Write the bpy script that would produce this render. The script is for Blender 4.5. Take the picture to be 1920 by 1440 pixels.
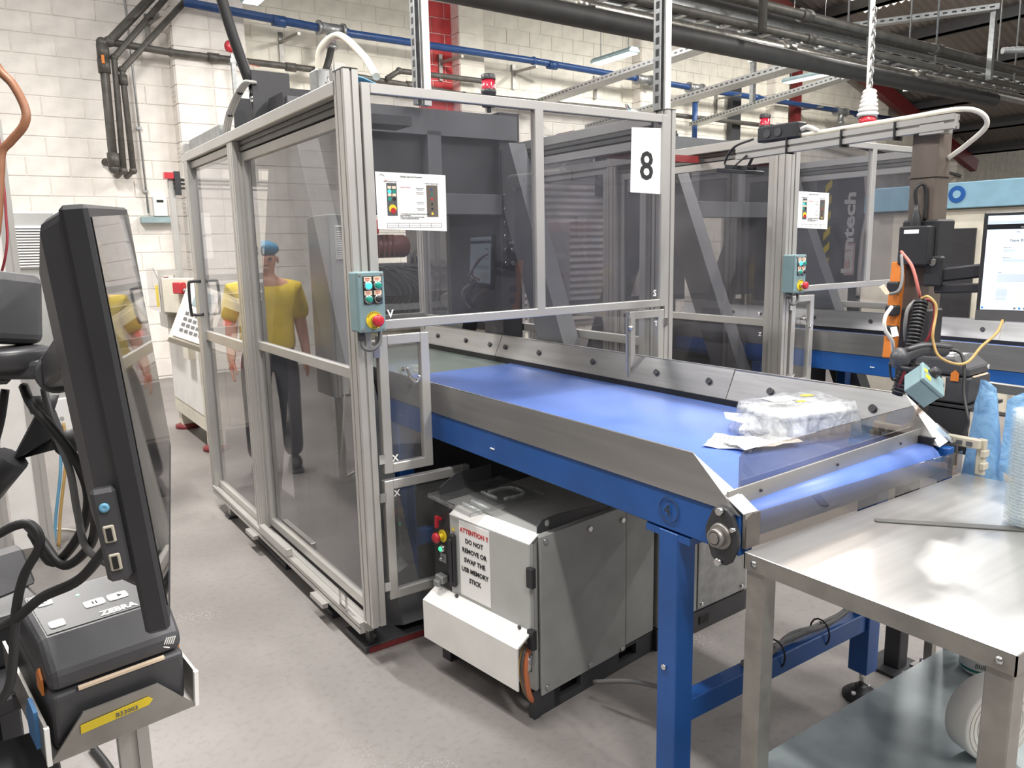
import bpy, bmesh, math, random
from mathutils import Vector, Matrix
random.seed(7)
for o in list(bpy.data.objects): bpy.data.objects.remove(o)
scene = bpy.context.scene
COL = scene.collection
PI = math.pi

# ------------------------------------------------------------------ camera
YAW, PITCH, ROLL = math.radians(34.3653), math.radians(10.0489), math.radians(-1.1662)
cam_d = bpy.data.cameras.new('camera'); cam = bpy.data.objects.new('camera', cam_d); COL.objects.link(cam)
_f = Vector((math.sin(YAW)*math.cos(PITCH), math.cos(YAW)*math.cos(PITCH), -math.sin(PITCH)))
_r = Vector((math.cos(YAW), -math.sin(YAW), 0)); _u = _r.cross(_f)
_r2 = _r*math.cos(ROLL) + _u*math.sin(ROLL); _u2 = _u*math.cos(ROLL) - _r*math.sin(ROLL)
M = Matrix((_r2, _u2, -_f)).transposed().to_4x4(); M.translation = (0, 0, 1.6)
cam.matrix_world = M
cam_d.sensor_width = 36; cam_d.lens = 1456.64/1920*36; cam_d.clip_start = 0.02; cam_d.clip_end = 200
scene.camera = cam

# ------------------------------------------------------------------ world, exposure
w = bpy.data.worlds.new('world'); scene.world = w; w.use_nodes = True
bg = w.node_tree.nodes['Background']; bg.inputs[0].default_value = (1.0, 0.985, 0.965, 1); bg.inputs[1].default_value = 0.72
vs = scene.view_settings
vs.view_transform = 'Standard'; vs.look = 'None'; vs.gamma = 1.0; vs.use_curve_mapping = False; vs.exposure = 0.2

def area_lamp(loc, sx, sy, power, col=(1, .97, .93), rot=(0, 0, 0)):
    d = bpy.data.lights.new('tube_light', 'AREA'); d.shape = 'RECTANGLE'; d.size = sx; d.size_y = sy; d.energy = power; d.color = col
    o = bpy.data.objects.new('tube_light', d); o.location = loc; o.rotation_euler = rot; COL.objects.link(o); return o

# ------------------------------------------------------------------ materials
def lin(c):
    def f(v):
        v /= 255.0
        return v/12.92 if v <= 0.04045 else ((v+0.055)/1.055)**2.4
    return (f(c[0]), f(c[1]), f(c[2]), 1)
MATS = {}
def mat(name, col, rough=.5, metal=0.0, var=.06, scale=8.0, bump=0.0, bscale=40.0, stretch=None, spec=.5, emit=0, alpha=1, trans=0, coat=0, col2=None, lo=.35, hi=.65, detail=4):
    m = bpy.data.materials.new(name); m.use_nodes = True; nt = m.node_tree; N = nt.nodes; L = nt.links
    p = N['Principled BSDF']; c = lin(col)
    p.inputs['Roughness'].default_value = rough; p.inputs['Metallic'].default_value = metal
    p.inputs['Specular IOR Level'].default_value = spec; p.inputs['Coat Weight'].default_value = coat
    tc = N.new('ShaderNodeTexCoord'); mp = N.new('ShaderNodeMapping'); L.new(tc.outputs['Object'], mp.inputs[0])
    if stretch: mp.inputs['Scale'].default_value = stretch
    nz = N.new('ShaderNodeTexNoise'); nz.inputs['Scale'].default_value = scale; nz.inputs['Detail'].default_value = detail
    L.new(mp.outputs[0], nz.inputs['Vector'])
    rp = N.new('ShaderNodeValToRGB'); rp.color_ramp.elements[0].position = lo; rp.color_ramp.elements[1].position = hi
    a = lin(col2) if col2 else tuple(x*(1-var*2) for x in c[:3])+(1,)
    b = c if col2 else tuple(min(1, x*(1+var)) for x in c[:3])+(1,)
    rp.color_ramp.elements[0].color = a; rp.color_ramp.elements[1].color = b
    L.new(nz.outputs['Fac'], rp.inputs[0]); L.new(rp.outputs[0], p.inputs['Base Color'])
    if bump:
        n2 = N.new('ShaderNodeTexNoise'); n2.inputs['Scale'].default_value = bscale; n2.inputs['Detail'].default_value = 3
        L.new(mp.outputs[0], n2.inputs['Vector'])
        bp = N.new('ShaderNodeBump'); bp.inputs['Strength'].default_value = bump; bp.inputs['Distance'].default_value = .004
        L.new(n2.outputs['Fac'], bp.inputs['Height']); L.new(bp.outputs[0], p.inputs['Normal'])
    if emit:
        p.inputs['Emission Color'].default_value = c; p.inputs['Emission Strength'].default_value = emit
    if alpha < 1: p.inputs['Alpha'].default_value = alpha
    if trans: p.inputs['Transmission Weight'].default_value = trans
    MATS[name] = m; return m

def glass(name, tint, haze=.04, hazecol=(225, 225, 228), refl=1.7, rough=.02, ior=1.5, smear=True):
    # clear sheet: tinted see-through, Fresnel reflection on the outward faces, faint scuff haze
    m = bpy.data.materials.new(name); m.use_nodes = True; nt = m.node_tree; N = nt.nodes; L = nt.links
    N.remove(N['Principled BSDF']); out = N['Material Output']
    tr = N.new('ShaderNodeBsdfTransparent'); c = lin(tint); s = tuple(math.sqrt(x) for x in c[:3]); tr.inputs[0].default_value = s+(1,)
    gl = N.new('ShaderNodeBsdfGlossy'); gl.inputs['Roughness'].default_value = rough; gl.inputs[0].default_value = (1, 1, 1, 1)
    df = N.new('ShaderNodeBsdfDiffuse'); df.inputs[0].default_value = lin(hazecol)
    fr = N.new('ShaderNodeFresnel'); fr.inputs['IOR'].default_value = ior
    ge = N.new('ShaderNodeNewGeometry'); inv = N.new('ShaderNodeMath'); inv.operation = 'SUBTRACT'; inv.inputs[0].default_value = 1
    L.new(ge.outputs['Backfacing'], inv.inputs[1])
    mu = N.new('ShaderNodeMath'); mu.operation = 'MULTIPLY'; L.new(fr.outputs[0], mu.inputs[0]); mu.inputs[1].default_value = refl
    m2 = N.new('ShaderNodeMath'); m2.operation = 'MULTIPLY'; m2.use_clamp = True; L.new(mu.outputs[0], m2.inputs[0]); L.new(inv.outputs[0], m2.inputs[1])
    tc = N.new('ShaderNodeTexCoord'); nz = N.new('ShaderNodeTexNoise'); nz.inputs['Scale'].default_value = 2.2; nz.inputs['Detail'].default_value = 6; nz.inputs['Distortion'].default_value = 1.2
    L.new(tc.outputs['Object'], nz.inputs['Vector'])
    mr = N.new('ShaderNodeMapRange'); mr.inputs[1].default_value = .3; mr.inputs[2].default_value = .8; mr.inputs[3].default_value = haze*.5; mr.inputs[4].default_value = haze*1.8
    L.new(nz.outputs['Fac'], mr.inputs[0])
    a = N.new('ShaderNodeMixShader'); L.new(mr.outputs[0], a.inputs[0]); L.new(tr.outputs[0], a.inputs[1]); L.new(df.outputs[0], a.inputs[2])
    b = N.new('ShaderNodeMixShader'); L.new(m2.outputs[0], b.inputs[0]); L.new(a.outputs[0], b.inputs[1]); L.new(gl.outputs[0], b.inputs[2])
    L.new(b.outputs[0], out.inputs[0]); MATS[name] = m; return m

def film(name, tint, whiteness=.35, rough=.25):
    # crinkled plastic film: part see-through, part diffuse, glossy
    m = bpy.data.materials.new(name); m.use_nodes = True; nt = m.node_tree; N = nt.nodes; L = nt.links
    p = N['Principled BSDF']; out = N['Material Output']
    p.inputs['Base Color'].default_value = lin(tint); p.inputs['Roughness'].default_value = rough; p.inputs['Coat Weight'].default_value = .5
    tc = N.new('ShaderNodeTexCoord'); nz = N.new('ShaderNodeTexNoise'); nz.inputs['Scale'].default_value = 14; nz.inputs['Detail'].default_value = 5; nz.inputs['Distortion'].default_value = 2.0
    L.new(tc.outputs['Object'], nz.inputs['Vector'])
    bp = N.new('ShaderNodeBump'); bp.inputs['Strength'].default_value = .7; bp.inputs['Distance'].default_value = .012; L.new(nz.outputs['Fac'], bp.inputs['Height']); L.new(bp.outputs[0], p.inputs['Normal'])
    tr = N.new('ShaderNodeBsdfTransparent'); c = lin(tint); tr.inputs[0].default_value = tuple(x**.5 for x in c[:3])+(1,)
    mr = N.new('ShaderNodeMapRange'); mr.inputs[1].default_value = .3; mr.inputs[2].default_value = .7; mr.inputs[3].default_value = max(0, whiteness-.2); mr.inputs[4].default_value = min(1, whiteness+.25)
    L.new(nz.outputs['Fac'], mr.inputs[0])
    a = N.new('ShaderNodeMixShader'); L.new(mr.outputs[0], a.inputs[0]); L.new(tr.outputs[0], a.inputs[1]); L.new(p.outputs[0], a.inputs[2]); L.new(a.outputs[0], out.inputs[0])
    MATS[name] = m; return m

mat('alu', (196, 194, 190), .38, .55, .04, 3, 0, stretch=(1, 1, 1))
mat('alu_dark', (120, 119, 117), .45, .6, .05)
mat('slot', (52, 52, 53), .7)
mat('steel', (182, 182, 182), .36, .92, .07, 22, .05, 90, stretch=(1, .06, 1))
mat('steel_x', (172, 168, 162), .27, 1.0, .08, 22, .05, 90, stretch=(.05, 1, 1))
mat('steel_dull', (160, 157, 152), .45, .7, .08, 12)
mat('steel_satin', (182, 180, 175), .46, .7, .06, 18, stretch=(.06, 1, 1))
mat('table_steel', (200, 199, 197), .34, .85, .06, 26, .06, 70, stretch=(.04, 1, 1))
mat('shelf_steel', (150, 160, 162), .32, .25, .1, 7)
mat('galv', (168, 170, 170), .42, .75, .08, 25)
mat('chrome', (215, 215, 215), .18, 1.0, .02)
mat('black_steel', (62, 62, 65), .45, .1, .06, 5)
mat('grey_steel', (104, 105, 107), .42, .15, .05, 5)
mat('black_plastic', (47, 47, 50), .42, 0, .06, 20, .03, 300)
mat('dark_plastic', (70, 70, 73), .42, 0, .05, 20, .03, 300)
mat('mid_plastic', (88, 88, 90), .4, 0, .05, 20)
mat('rubber', (30, 30, 31), .6)
mat('blue_paint', (34, 86, 156), .32, 0, .05, 6, .02, 60)
mat('belt_blue', (98, 128, 202), .42, 0, .035, 5, .03, 400)
mat('belt_green', (98, 108, 104), .35, 0, .05, 5)
mat('grey_paint', (186, 187, 184), .42, .1, .035, 5, .02, 200)
mat('cabinet_side', (164, 166, 164), .4, .15, .05, 9)
mat('cream', (222, 216, 200), .45, 0, .05, 6)
mat('cream_dark', (190, 183, 166), .5, 0, .06, 6)
mat('white_paint', (238, 236, 232), .5, 0, .03)
mat('paper', (246, 245, 242), .75, 0, .015)
mat('ink', (32, 32, 34), .7)
mat('ink_grey', (120, 120, 122), .7)
mat('ink_red', (205, 60, 62), .7)
mat('teal_box', (126, 152, 157), .42, 0, .04, 9)
mat('red', (190, 42, 54), .35, 0, .05, coat=.3)
mat('red_lens', (186, 36, 60), .2, 0, .05, coat=.6)
mat('red_paint', (206, 72, 74), .7, 0, .06, 7, .3, 90)
mat('pink_paint', (226, 196, 190), .8, 0, .06, 9, .4, 60)
mat('dark_red', (120, 42, 44), .5)
mat('brown_motor', (104, 56, 48), .35, .1, .07)
mat('yellow', (235, 208, 50), .5, 0, .05)
mat('orange', (220, 128, 52), .45, 0, .04)
mat('green_btn', (30, 150, 132), .3, 0, .03, coat=.4)
mat('green_dark', (20, 120, 108), .3, 0, .03, coat=.4)
mat('cyan_lit', (70, 225, 235), .3, emit=1.0)
mat('green_lit', (60, 220, 150), .3, emit=1.2)
mat('label_cream', (236, 214, 188), .6, 0, .03)
mat('blue_pipe', (46, 78, 130), .35, 0, .06)
mat('dark_pipe', (92, 89, 84), .5, .3, .12, 10)
mat('black_pipe', (58, 57, 56), .55, .1, .08, 9)
mat('foil', (196, 192, 184), .3, .9, .12, 16, .4, 30)
mat('brass', (200, 150, 80), .35, .8)
mat('hose_brown', (150, 102, 74), .45, 0, .06, 30)
mat('cable_black', (40, 40, 41), .5)
mat('cable_grey', (112, 112, 112), .5)
mat('cable_pale', (172, 170, 166), .5)
mat('cable_white', (226, 222, 212), .5)
mat('cable_blue', (112, 172, 206), .5)
mat('cable_red', (190, 108, 96), .5)
mat('cable_yellow', (198, 162, 100), .5)
mat('cable_maroon', (150, 50, 60), .5)
mat('cable_orange', (206, 120, 80), .5)
mat('trunking', (104, 94, 86), .5, .1, .1, 8, stretch=(1, 1, .3))
mat('mortar', (236, 231, 224), .9, 0, .05, 10, .3, 60)
mat('block', (238, 232, 225), .85, 0, .045, 5, .55, 45)
mat('block_warm', (236, 231, 217), .85, 0, .045, 5, .55, 45)
mat('floor', (139, 134, 131), .5, 0, .05, 1.1, .12, 45, col2=(118, 113, 110), lo=.3, hi=.62, detail=9)
def floor_detail():
    # fine dark pits, mottling and a few worn white paint flecks
    m = MATS['floor']; nt = m.node_tree; N = nt.nodes; L = nt.links; p = N['Principled BSDF']; base = p.inputs['Base Color'].links[0].from_socket
    tc = N.new('ShaderNodeTexCoord')
    def ramp(scale, lo, hi, det=2, rough=.5):
        n = N.new('ShaderNodeTexNoise'); n.inputs['Scale'].default_value = scale; n.inputs['Detail'].default_value = det; L.new(tc.outputs['Object'], n.inputs['Vector'])
        r = N.new('ShaderNodeMapRange'); r.inputs[1].default_value = lo; r.inputs[2].default_value = hi; L.new(n.outputs['Fac'], r.inputs[0]); return r.outputs[0]
    def mix(a, col, fac, k):
        x = N.new('ShaderNodeMix'); x.data_type = 'RGBA'; f = N.new('ShaderNodeMath'); f.operation = 'MULTIPLY'; f.inputs[1].default_value = k
        L.new(fac, f.inputs[0]); L.new(f.outputs[0], x.inputs['Factor']); L.new(a, x.inputs['A']); x.inputs['B'].default_value = lin(col); return x.outputs['Result']
    c = mix(base, (96, 92, 89), ramp(34, .5, .7, 6), .26)
    c = mix(c, (84, 80, 78), ramp(85, .67, .73, 3), .5)
    a = ramp(1.6, .60, .70, 2); b = ramp(120, .58, .64, 2); ml = N.new('ShaderNodeMath'); ml.operation = 'MULTIPLY'; L.new(a, ml.inputs[0]); L.new(b, ml.inputs[1])
    c = mix(c, (215, 211, 206), ml.outputs[0], .5)
    L.new(c, p.inputs['Base Color'])
floor_detail()
mat('hall_wall', (128, 127, 126), .8, 0, .05, 2)
mat('roof', (150, 142, 136), .7, 0, .12, .5)
mat('purlin', (66, 65, 67), .6, .1)
mat('clad', (150, 150, 152), .6, .2, .05)
mat('skylight', (255, 246, 222), .5, emit=1.6)
mat('tube_lit', (240, 250, 255), .4, emit=3.5)
mat('lamp_body', (150, 172, 176), .4)
mat('screen_lit', (206, 218, 232), .3, emit=.85)
mat('screen_grey', (178, 190, 206), .3, emit=.6)
mat('screen_dark', (30, 32, 38), .3, emit=.05)
mat('screen_blue', (40, 120, 215), .3, emit=.6)
mat('red_digits', (200, 30, 40), .4, emit=.5)
mat('blue_beam', (132, 172, 192), .45, 0, .04)
mat('wrap_grey', (78, 82, 84), .5, 0, .05)
mat('shutter', (172, 168, 164), .5, .2, .04)
mat('tarp', (205, 200, 196), .6, 0, .05)
mat('skin', (206, 150, 124), .5, 0, .05)
mat('shirt', (226, 196, 44), .8, 0, .06, 9, .3, 40)
mat('trousers', (44, 46, 54), .85, 0, .06)
mat('hairnet', (40, 120, 160), .7, 0, .08, 40, .4, 120)
mat('boot', (28, 27, 28), .55)
mat('blue_stain', (70, 120, 170), .6)
glass('pane', (200, 199, 203), .06, (180, 180, 186), 1.6)
glass('pane_front', (198, 198, 203), .035, (170, 172, 180), 1.3)
glass('smoked', (184, 174, 167), .06, (150, 140, 134), 1.6)
glass('clear', (232, 232, 232), .05, (220, 220, 220), 1.6)
glass('screen_off', (30, 30, 32), .0, (60, 60, 62), 1.5, .03)
film('bag_blue', (158, 206, 246), .6, .2)
film('wrap', (238, 240, 243), .34, .18)
film('tub', (236, 240, 240), .38, .12)

# ------------------------------------------------------------------ mesh helpers
def perp(d):
    d = Vector(d).normalized(); a = Vector((0, 0, 1)) if abs(d.z) < .9 else Vector((1, 0, 0))
    u = d.cross(a).normalized(); return u, d.cross(u).normalized()
def catmull(pts, n=8):
    P = [Vector(p) for p in pts]
    if len(P) < 3: return P
    Q = [P[0]*2-P[1]]+P+[P[-1]*2-P[-2]]; out = []
    for i in range(1, len(Q)-2):
        a, b, c, d = Q[i-1:i+3]
        for k in range(n):
            t = k/n
            out.append(.5*((2*b)+(c-a)*t+(2*a-5*b+4*c-d)*t*t+(3*b-a-3*c+d)*t**3))
    out.append(P[-1]); return out
class MB:
    def __init__(s): s.v = []; s.f = []; s.mi = []; s.mats = []; s.cur = 0; s.sm = []; s.xf = None; s.smooth = False
    def m(s, name):
        if name not in s.mats: s.mats.append(name)
        s.cur = s.mats.index(name); return s
    def add(s, vs, fs, smooth=None):
        o = len(s.v)
        for p in vs:
            p = Vector(p)
            if s.xf: p = s.xf @ p
            s.v.append(p)
        for f in fs: s.f.append([i+o for i in f]); s.mi.append(s.cur); s.sm.append(s.smooth if smooth is None else smooth)
        return s
    def b(s, x0, x1, y0, y1, z0, z1):
        return s.add([(x, y, z) for z in (z0, z1) for y in (y0, y1) for x in (x0, x1)],
                     [(0, 2, 3, 1), (4, 5, 7, 6), (0, 1, 5, 4), (2, 6, 7, 3), (0, 4, 6, 2), (1, 3, 7, 5)])
    def bar(s, p0, p1, w, h, up=(0, 0, 1)):
        # rectangular bar from p0 to p1, w across, h along "up"
        p0, p1 = Vector(p0), Vector(p1); d = (p1-p0).normalized(); r = d.cross(Vector(up))
        if r.length < 1e-4: r = d.cross(Vector((1, 0, 0)))
        r.normalize(); u = r.cross(d)
        vs = [p+r*a*w/2+u*c*h/2 for p in (p0, p1) for c in (-1, 1) for a in (-1, 1)]
        return s.add(vs, [(0, 2, 3, 1), (4, 5, 7, 6), (0, 1, 5, 4), (2, 6, 7, 3), (0, 4, 6, 2), (1, 3, 7, 5)])
    def cyl(s, p0, p1, r, n=16, r2=None, caps=True):
        p0, p1 = Vector(p0), Vector(p1); u, v = perp(p1-p0); r2 = r if r2 is None else r2
        vs = [p0+(u*math.cos(2*PI*k/n)+v*math.sin(2*PI*k/n))*r for k in range(n)]+[p1+(u*math.cos(2*PI*k/n)+v*math.sin(2*PI*k/n))*r2 for k in range(n)]
        s.add(vs, [(k, (k+1) % n, n+(k+1) % n, n+k) for k in range(n)], True)
        if caps:
            o = len(s.v)-2*n
            s.f.append([o+k for k in range(n)][::-1]); s.mi.append(s.cur); s.sm.append(False)
            s.f.append([o+n+k for k in range(n)]); s.mi.append(s.cur); s.sm.append(False)
        return s
    def tube(s, pts, r, n=8, sub=8, smooth=True):
        P = catmull(pts, sub) if smooth else [Vector(p) for p in pts]; vs = []; u = None
        for i, p in enumerate(P):
            d = (P[min(i+1, len(P)-1)]-P[max(i-1, 0)])
            if d.length < 1e-9: d = Vector((0, 0, 1))
            d.normalize()
            if u is None: u, v = perp(d)
            else:
                u = (u-d*u.dot(d)).normalized(); v = d.cross(u)
            vs += [p+(u*math.cos(2*PI*k/n)+v*math.sin(2*PI*k/n))*r for k in range(n)]
        fs = [(i*n+k, i*n+(k+1) % n, (i+1)*n+(k+1) % n, (i+1)*n+k) for i in range(len(P)-1) for k in range(n)]
        s.add(vs, fs, True); o = len(s.v)-len(vs)
        s.f.append([o+k for k in range(n)][::-1]); s.f.append([o+(len(P)-1)*n+k for k in range(n)]); s.mi += [s.cur]*2; s.sm += [False]*2
        return s
    def prism(s, poly, vec):
        n = len(poly); vec = Vector(vec); vs = [Vector(p) for p in poly]; vs += [p+vec for p in vs]
        return s.add(vs, [tuple(range(n))[::-1], tuple(range(n, 2*n))]+[(k, (k+1) % n, n+(k+1) % n, n+k) for k in range(n)])
    def lathe(s, c, prof, n=20, ax=(0, 0, 1)):
        # prof: list of (radius, height along ax)
        c = Vector(c); ax = Vector(ax).normalized(); u, v = perp(ax); vs = []
        for r, h in prof: vs += [c+ax*h+(u*math.cos(2*PI*k/n)+v*math.sin(2*PI*k/n))*max(r, 1e-5) for k in range(n)]
        s.add(vs, [(i*n+k, i*n+(k+1) % n, (i+1)*n+(k+1) % n, (i+1)*n+k) for i in range(len(prof)-1) for k in range(n)], True)
        return s
    def ball(s, c, r, n=12, sc=(1, 1, 1)):
        c = Vector(c); vs = []; m = n//2+1
        for i in range(m):
            t = PI*i/(m-1)
            for k in range(n): vs.append(c+Vector((sc[0]*r*math.sin(t)*math.cos(2*PI*k/n), sc[1]*r*math.sin(t)*math.sin(2*PI*k/n), sc[2]*r*math.cos(t))))
        return s.add(vs, [(i*n+k, (i+1)*n+k, (i+1)*n+(k+1) % n, i*n+(k+1) % n) for i in range(m-1) for k in range(n)], True)
    def prof(s, p0, p1, w, h, across, gw=.009, gd=.007):
        # slotted aluminium profile: section w along "across", h along the other; T-slot grooves in the faces
        p0, p1 = Vector(p0), Vector(p1); d = (p1-p0).normalized(); a = Vector(across); a = (a-d*a.dot(d)).normalized(); c = d.cross(a)
        def side(L):
            n = max(1, round(L/.045)); out = []
            for i in range(n):
                m = -L/2+L*(i+.5)/n; out += [(m-gw/2, 0), (m-gw/2, gd), (m+gw/2, gd), (m+gw/2, 0)]
            return out
        ring = []
        for (L, H, q) in ((w, h, 0), (h, w, 1), (w, h, 2), (h, w, 3)):
            for t, g in [(-L/2, 0)]+side(L):
                x, y = t, -H/2+g
                for _ in range(q): x, y = -y, x
                ring.append((x, y))
        poly = [p0+a*x+c*y for x, y in ring]; n = len(poly); vs = poly+[p+(p1-p0) for p in poly]
        s.add(vs, [(k, (k+1) % n, n+(k+1) % n, n+k) for k in range(n)]+[tuple(range(n))[::-1], tuple(range(n, 2*n))])
        return s
    def build(s, name, material, parent=None, bevel=0, seg=1):
        off = Vector((0, 0, 0)); p = parent
        while p: off += p.location; p = p.parent
        me = bpy.data.meshes.new(name); me.from_pydata([tuple(q-off) for q in s.v], [], s.f)
        if not s.mats: s.mats = [material]
        for k in s.mats: me.materials.append(MATS[k if k else material])
        for i, pl in enumerate(me.polygons): pl.material_index = s.mi[i]; pl.use_smooth = s.sm[i]
        bm = bmesh.new(); bm.from_mesh(me); bmesh.ops.recalc_face_normals(bm, faces=bm.faces); bm.to_mesh(me); bm.free()
        o = bpy.data.objects.new(name, me); COL.objects.link(o); o.parent = parent
        if bevel:
            bv = o.modifiers.new('bevel', 'BEVEL'); bv.width = bevel; bv.segments = seg; bv.limit_method = 'ANGLE'; bv.angle_limit = math.radians(40)
        return o
def tag(o, label, cat, group=None, kind=None):
    if label: o['label'] = label
    if cat: o['category'] = cat
    if group: o['group'] = group
    if kind: o['kind'] = kind
    return o
def thing(name, label, cat, loc, group=None):
    o = bpy.data.objects.new(name, None); o.location = loc; o.empty_display_size = .1; COL.objects.link(o); return tag(o, label, cat, group)
def recenter(o, base):
    # move a single-mesh thing's origin to its base point
    base = Vector(base); o.data.transform(Matrix.Translation(-base)); o.location = base; return o
def one(mb, name, material, label, cat, group=None, bevel=0, seg=1):
    o = mb.build(name, material, None, bevel, seg)
    xs = [v.co for v in o.data.vertices]; lo = Vector((min(c.x for c in xs), min(c.y for c in xs), min(c.z for c in xs))); hi = Vector((max(c.x for c in xs), max(c.y for c in xs), lo.z))
    recenter(o, (lo+hi)/2); return tag(o, label, cat, group)
def copy_tree(o, parent=None, off=None):
    c = o.copy(); COL.objects.link(c); c.parent = parent
    if off is not None: c.location = o.location+Vector(off)
    for ch in [k for k in o.children]: copy_tree(ch, c)
    return c
def text(body, size, material, pos, right, up, parent, name='lettering', align='LEFT', ext=.0004, bold=0):
    cu = bpy.data.curves.new('t', 'FONT'); cu.body = body; cu.size = size; cu.align_x = align; cu.extrude = ext; cu.offset = bold; cu.space_line = .95
    cu.resolution_u = 2
    t = bpy.data.objects.new('t', cu); COL.objects.link(t); bpy.context.view_layer.update()
    me = bpy.data.meshes.new_from_object(t.evaluated_get(bpy.context.evaluated_depsgraph_get())); bpy.data.objects.remove(t)
    r = Vector(right).normalized(); u = Vector(up); u = (u-r*u.dot(r)).normalized(); n = r.cross(u)
    off = Vector((0, 0, 0)); p = parent
    while p: off += p.location; p = p.parent
    X = Matrix((r, u, n)).transposed().to_4x4(); X.translation = Vector(pos)-off; me.transform(X)
    me.materials.clear(); me.materials.append(MATS[material]); o = bpy.data.objects.new(name, me); COL.objects.link(o); o.parent = parent
    return o
X3, Y3, Z3 = Vector((1, 0, 0)), Vector((0, 1, 0)), Vector((0, 0, 1))
OFF = Vector((2.63, .15, 0))

# ================================================================== the setting
YW = 10.8
b = MB().b(-8, 36, -6, 16, -.12, 0); fl = b.build('floor', 'floor'); tag(fl, None, None, None, 'structure')

# back wall: mortar backing with every block standing proud of it
wl = MB().b(-6, 32, YW-.009, YW+.3, 0, 5.25)
PIERS = [(2.33, 3.22), (6.40, 6.84), (10.12, 10.56), (13.85, 14.29), (17.55, 17.99), (21.3, 21.74)]
PD = .22
for a, c in PIERS: wl.b(a+.01, c-.01, YW-PD-.009, YW+.1, 0, 5.25)
wall = wl.build('wall_back', 'mortar'); tag(wall, None, None, None, 'structure')
bm_ = {}
def block_mesh(L, D, H, m):
    k = (round(L, 3), round(D, 3), round(H, 3), m)
    if k not in bm_:
        q = MB(); e = .006
        vs = []
        for (y, i) in ((0, e), (e, 0), (D, 0)):
            vs += [(i, y, i), (L-i, y, i), (L-i, y, H-i), (i, y, H-i)]
        fs = [(0, 1, 2, 3)]
        for r in (0, 4):
            for j in range(4): fs.append((r+j, r+4+j, r+4+(j+1) % 4, r+(j+1) % 4))
        q.add(vs, fs); o = q.build('block', m); me = o.data; bpy.data.objects.remove(o); bm_[k] = me
    return bm_[k]
CH = .225
rest = MB(); nblk = 0
def put_block(x0, x1, y, z, m, D=.06, single=True):
    global nblk
    L = x1-x0-.01; H = CH-.01; dy = random.uniform(-.003, .003)
    if single and nblk < 285:
        o = bpy.data.objects.new('block', block_mesh(L, D, H, m)); o.location = (x0, y+dy, z); COL.objects.link(o); o.parent = wall; nblk += 1
    else: rest.m(m); rest.b(x0, x0+L, y+dy, y+D, z, z+H)
def in_pier(x0, x1): return any(x0 >= a-.02 and x1 <= c+.02 for a, c in PIERS)
jobs = []
for r in range(23):
    z = .04+r*CH
    x = -5.8+(r % 2)*.225-.07
    while x < 31:
        x0, x1 = x, x+.45; x = x1
        segs = [(x0, x1)]
        for a, c in PIERS:      # cut away what the piers cover
            ns = []
            for s0, s1 in segs:
                if s1 <= a or s0 >= c: ns.append((s0, s1))
                else:
                    if s0 < a-.04: ns.append((s0, a))
                    if s1 > c+.04: ns.append((c, s1))
            segs = ns
        segs = [q for s0, s1 in segs for q in ([(s0, 5.8), (5.8, s1)] if s0 < 5.78 and s1 > 5.82 else [(s0, s1)])]
        for s0, s1 in segs:
            red = 5.8 <= (s0+s1)/2 < 6.4
            if red: m = 'red_paint'
            else: m = 'block' if s0 < 3.2 else 'block_warm'
            vis = (0.25 < s1 and s0 < 2.4 and z > 1.35) or (2.4 <= s0 < 9.6 and z > 3.1)
            jobs.append((s0, s1, YW-.02, z, m, vis))
    for i, (a, c) in enumerate(PIERS):
        n = max(1, round((c-a)/.44)); st = (c-a)/n
        for k in range(n):
            jobs.append((a+k*st, a+(k+1)*st, YW-PD-.02, z, 'block' if i == 0 else 'block_warm', (i < 2 and z > 2.8)))
for j in sorted(jobs, key=lambda j: (not j[5], j[0])): put_block(*j[:5], single=j[5])
# side faces of the piers: scored half blocks
for i, (a, c) in enumerate(PIERS):
    for r in range(23):
        z = .04+r*CH; rest.m('pink_paint' if i == 1 else 'block'); rest.b(a-.012, a+.03, YW-PD, YW-.01, z, z+CH-.01)
        if (r+i) % 3 == 0:
            for k in range(3): rest.b(a-.02, a-.01, YW-PD+.03, YW-.04, z+.045+k*.055, z+.06+k*.055)
o = rest.build('block', 'block', wall); o['kind'] = 'stuff'

for nm, bx in (('wall_left_unseen', (-6.3, -6, -6, YW+.3, 0, 5.2)), ('wall_front_unseen', (-6, 30, -6, -5.7, 0, 5.2))):  # unseen grey walls added to darken reflections in the panes
    o = MB().b(*bx).build(nm, 'hall_wall'); o['kind'] = 'structure'
# corrugated gable cladding above the block wall
def corrug(axis_pts, u, v, nwave, amp, nrm, m, name, parent=None, thick=.02):
    # sheet spanned from corner by u (across waves) and v (along waves)
    q = MB(); P = Vector(axis_pts); u, v, nrm = Vector(u), Vector(v), Vector(nrm); vs = []
    seq = []
    for i in range(nwave*4+1):
        t = i/(nwave*4); seq.append(P+u*t+nrm*(amp*math.sin(i*PI/2)))
    n = len(seq)
    vs = seq+[p+v for p in seq]+[p+nrm*thick for p in seq]+[p+v+nrm*thick for p in seq]
    fs = [(i, i+1, n+i+1, n+i) for i in range(n-1)]+[(2*n+i, 3*n+i, 3*n+i+1, 2*n+i+1) for i in range(n-1)]
    q.add(vs, fs, True); return q.build(name, m, parent)
g = corrug((-4, YW, 5.25), (30, 0, 0), (0, 0, 5.2), 110, .03, (0, 1, 0), 'clad', 'wall_gable'); g['kind'] = 'structure'

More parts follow.
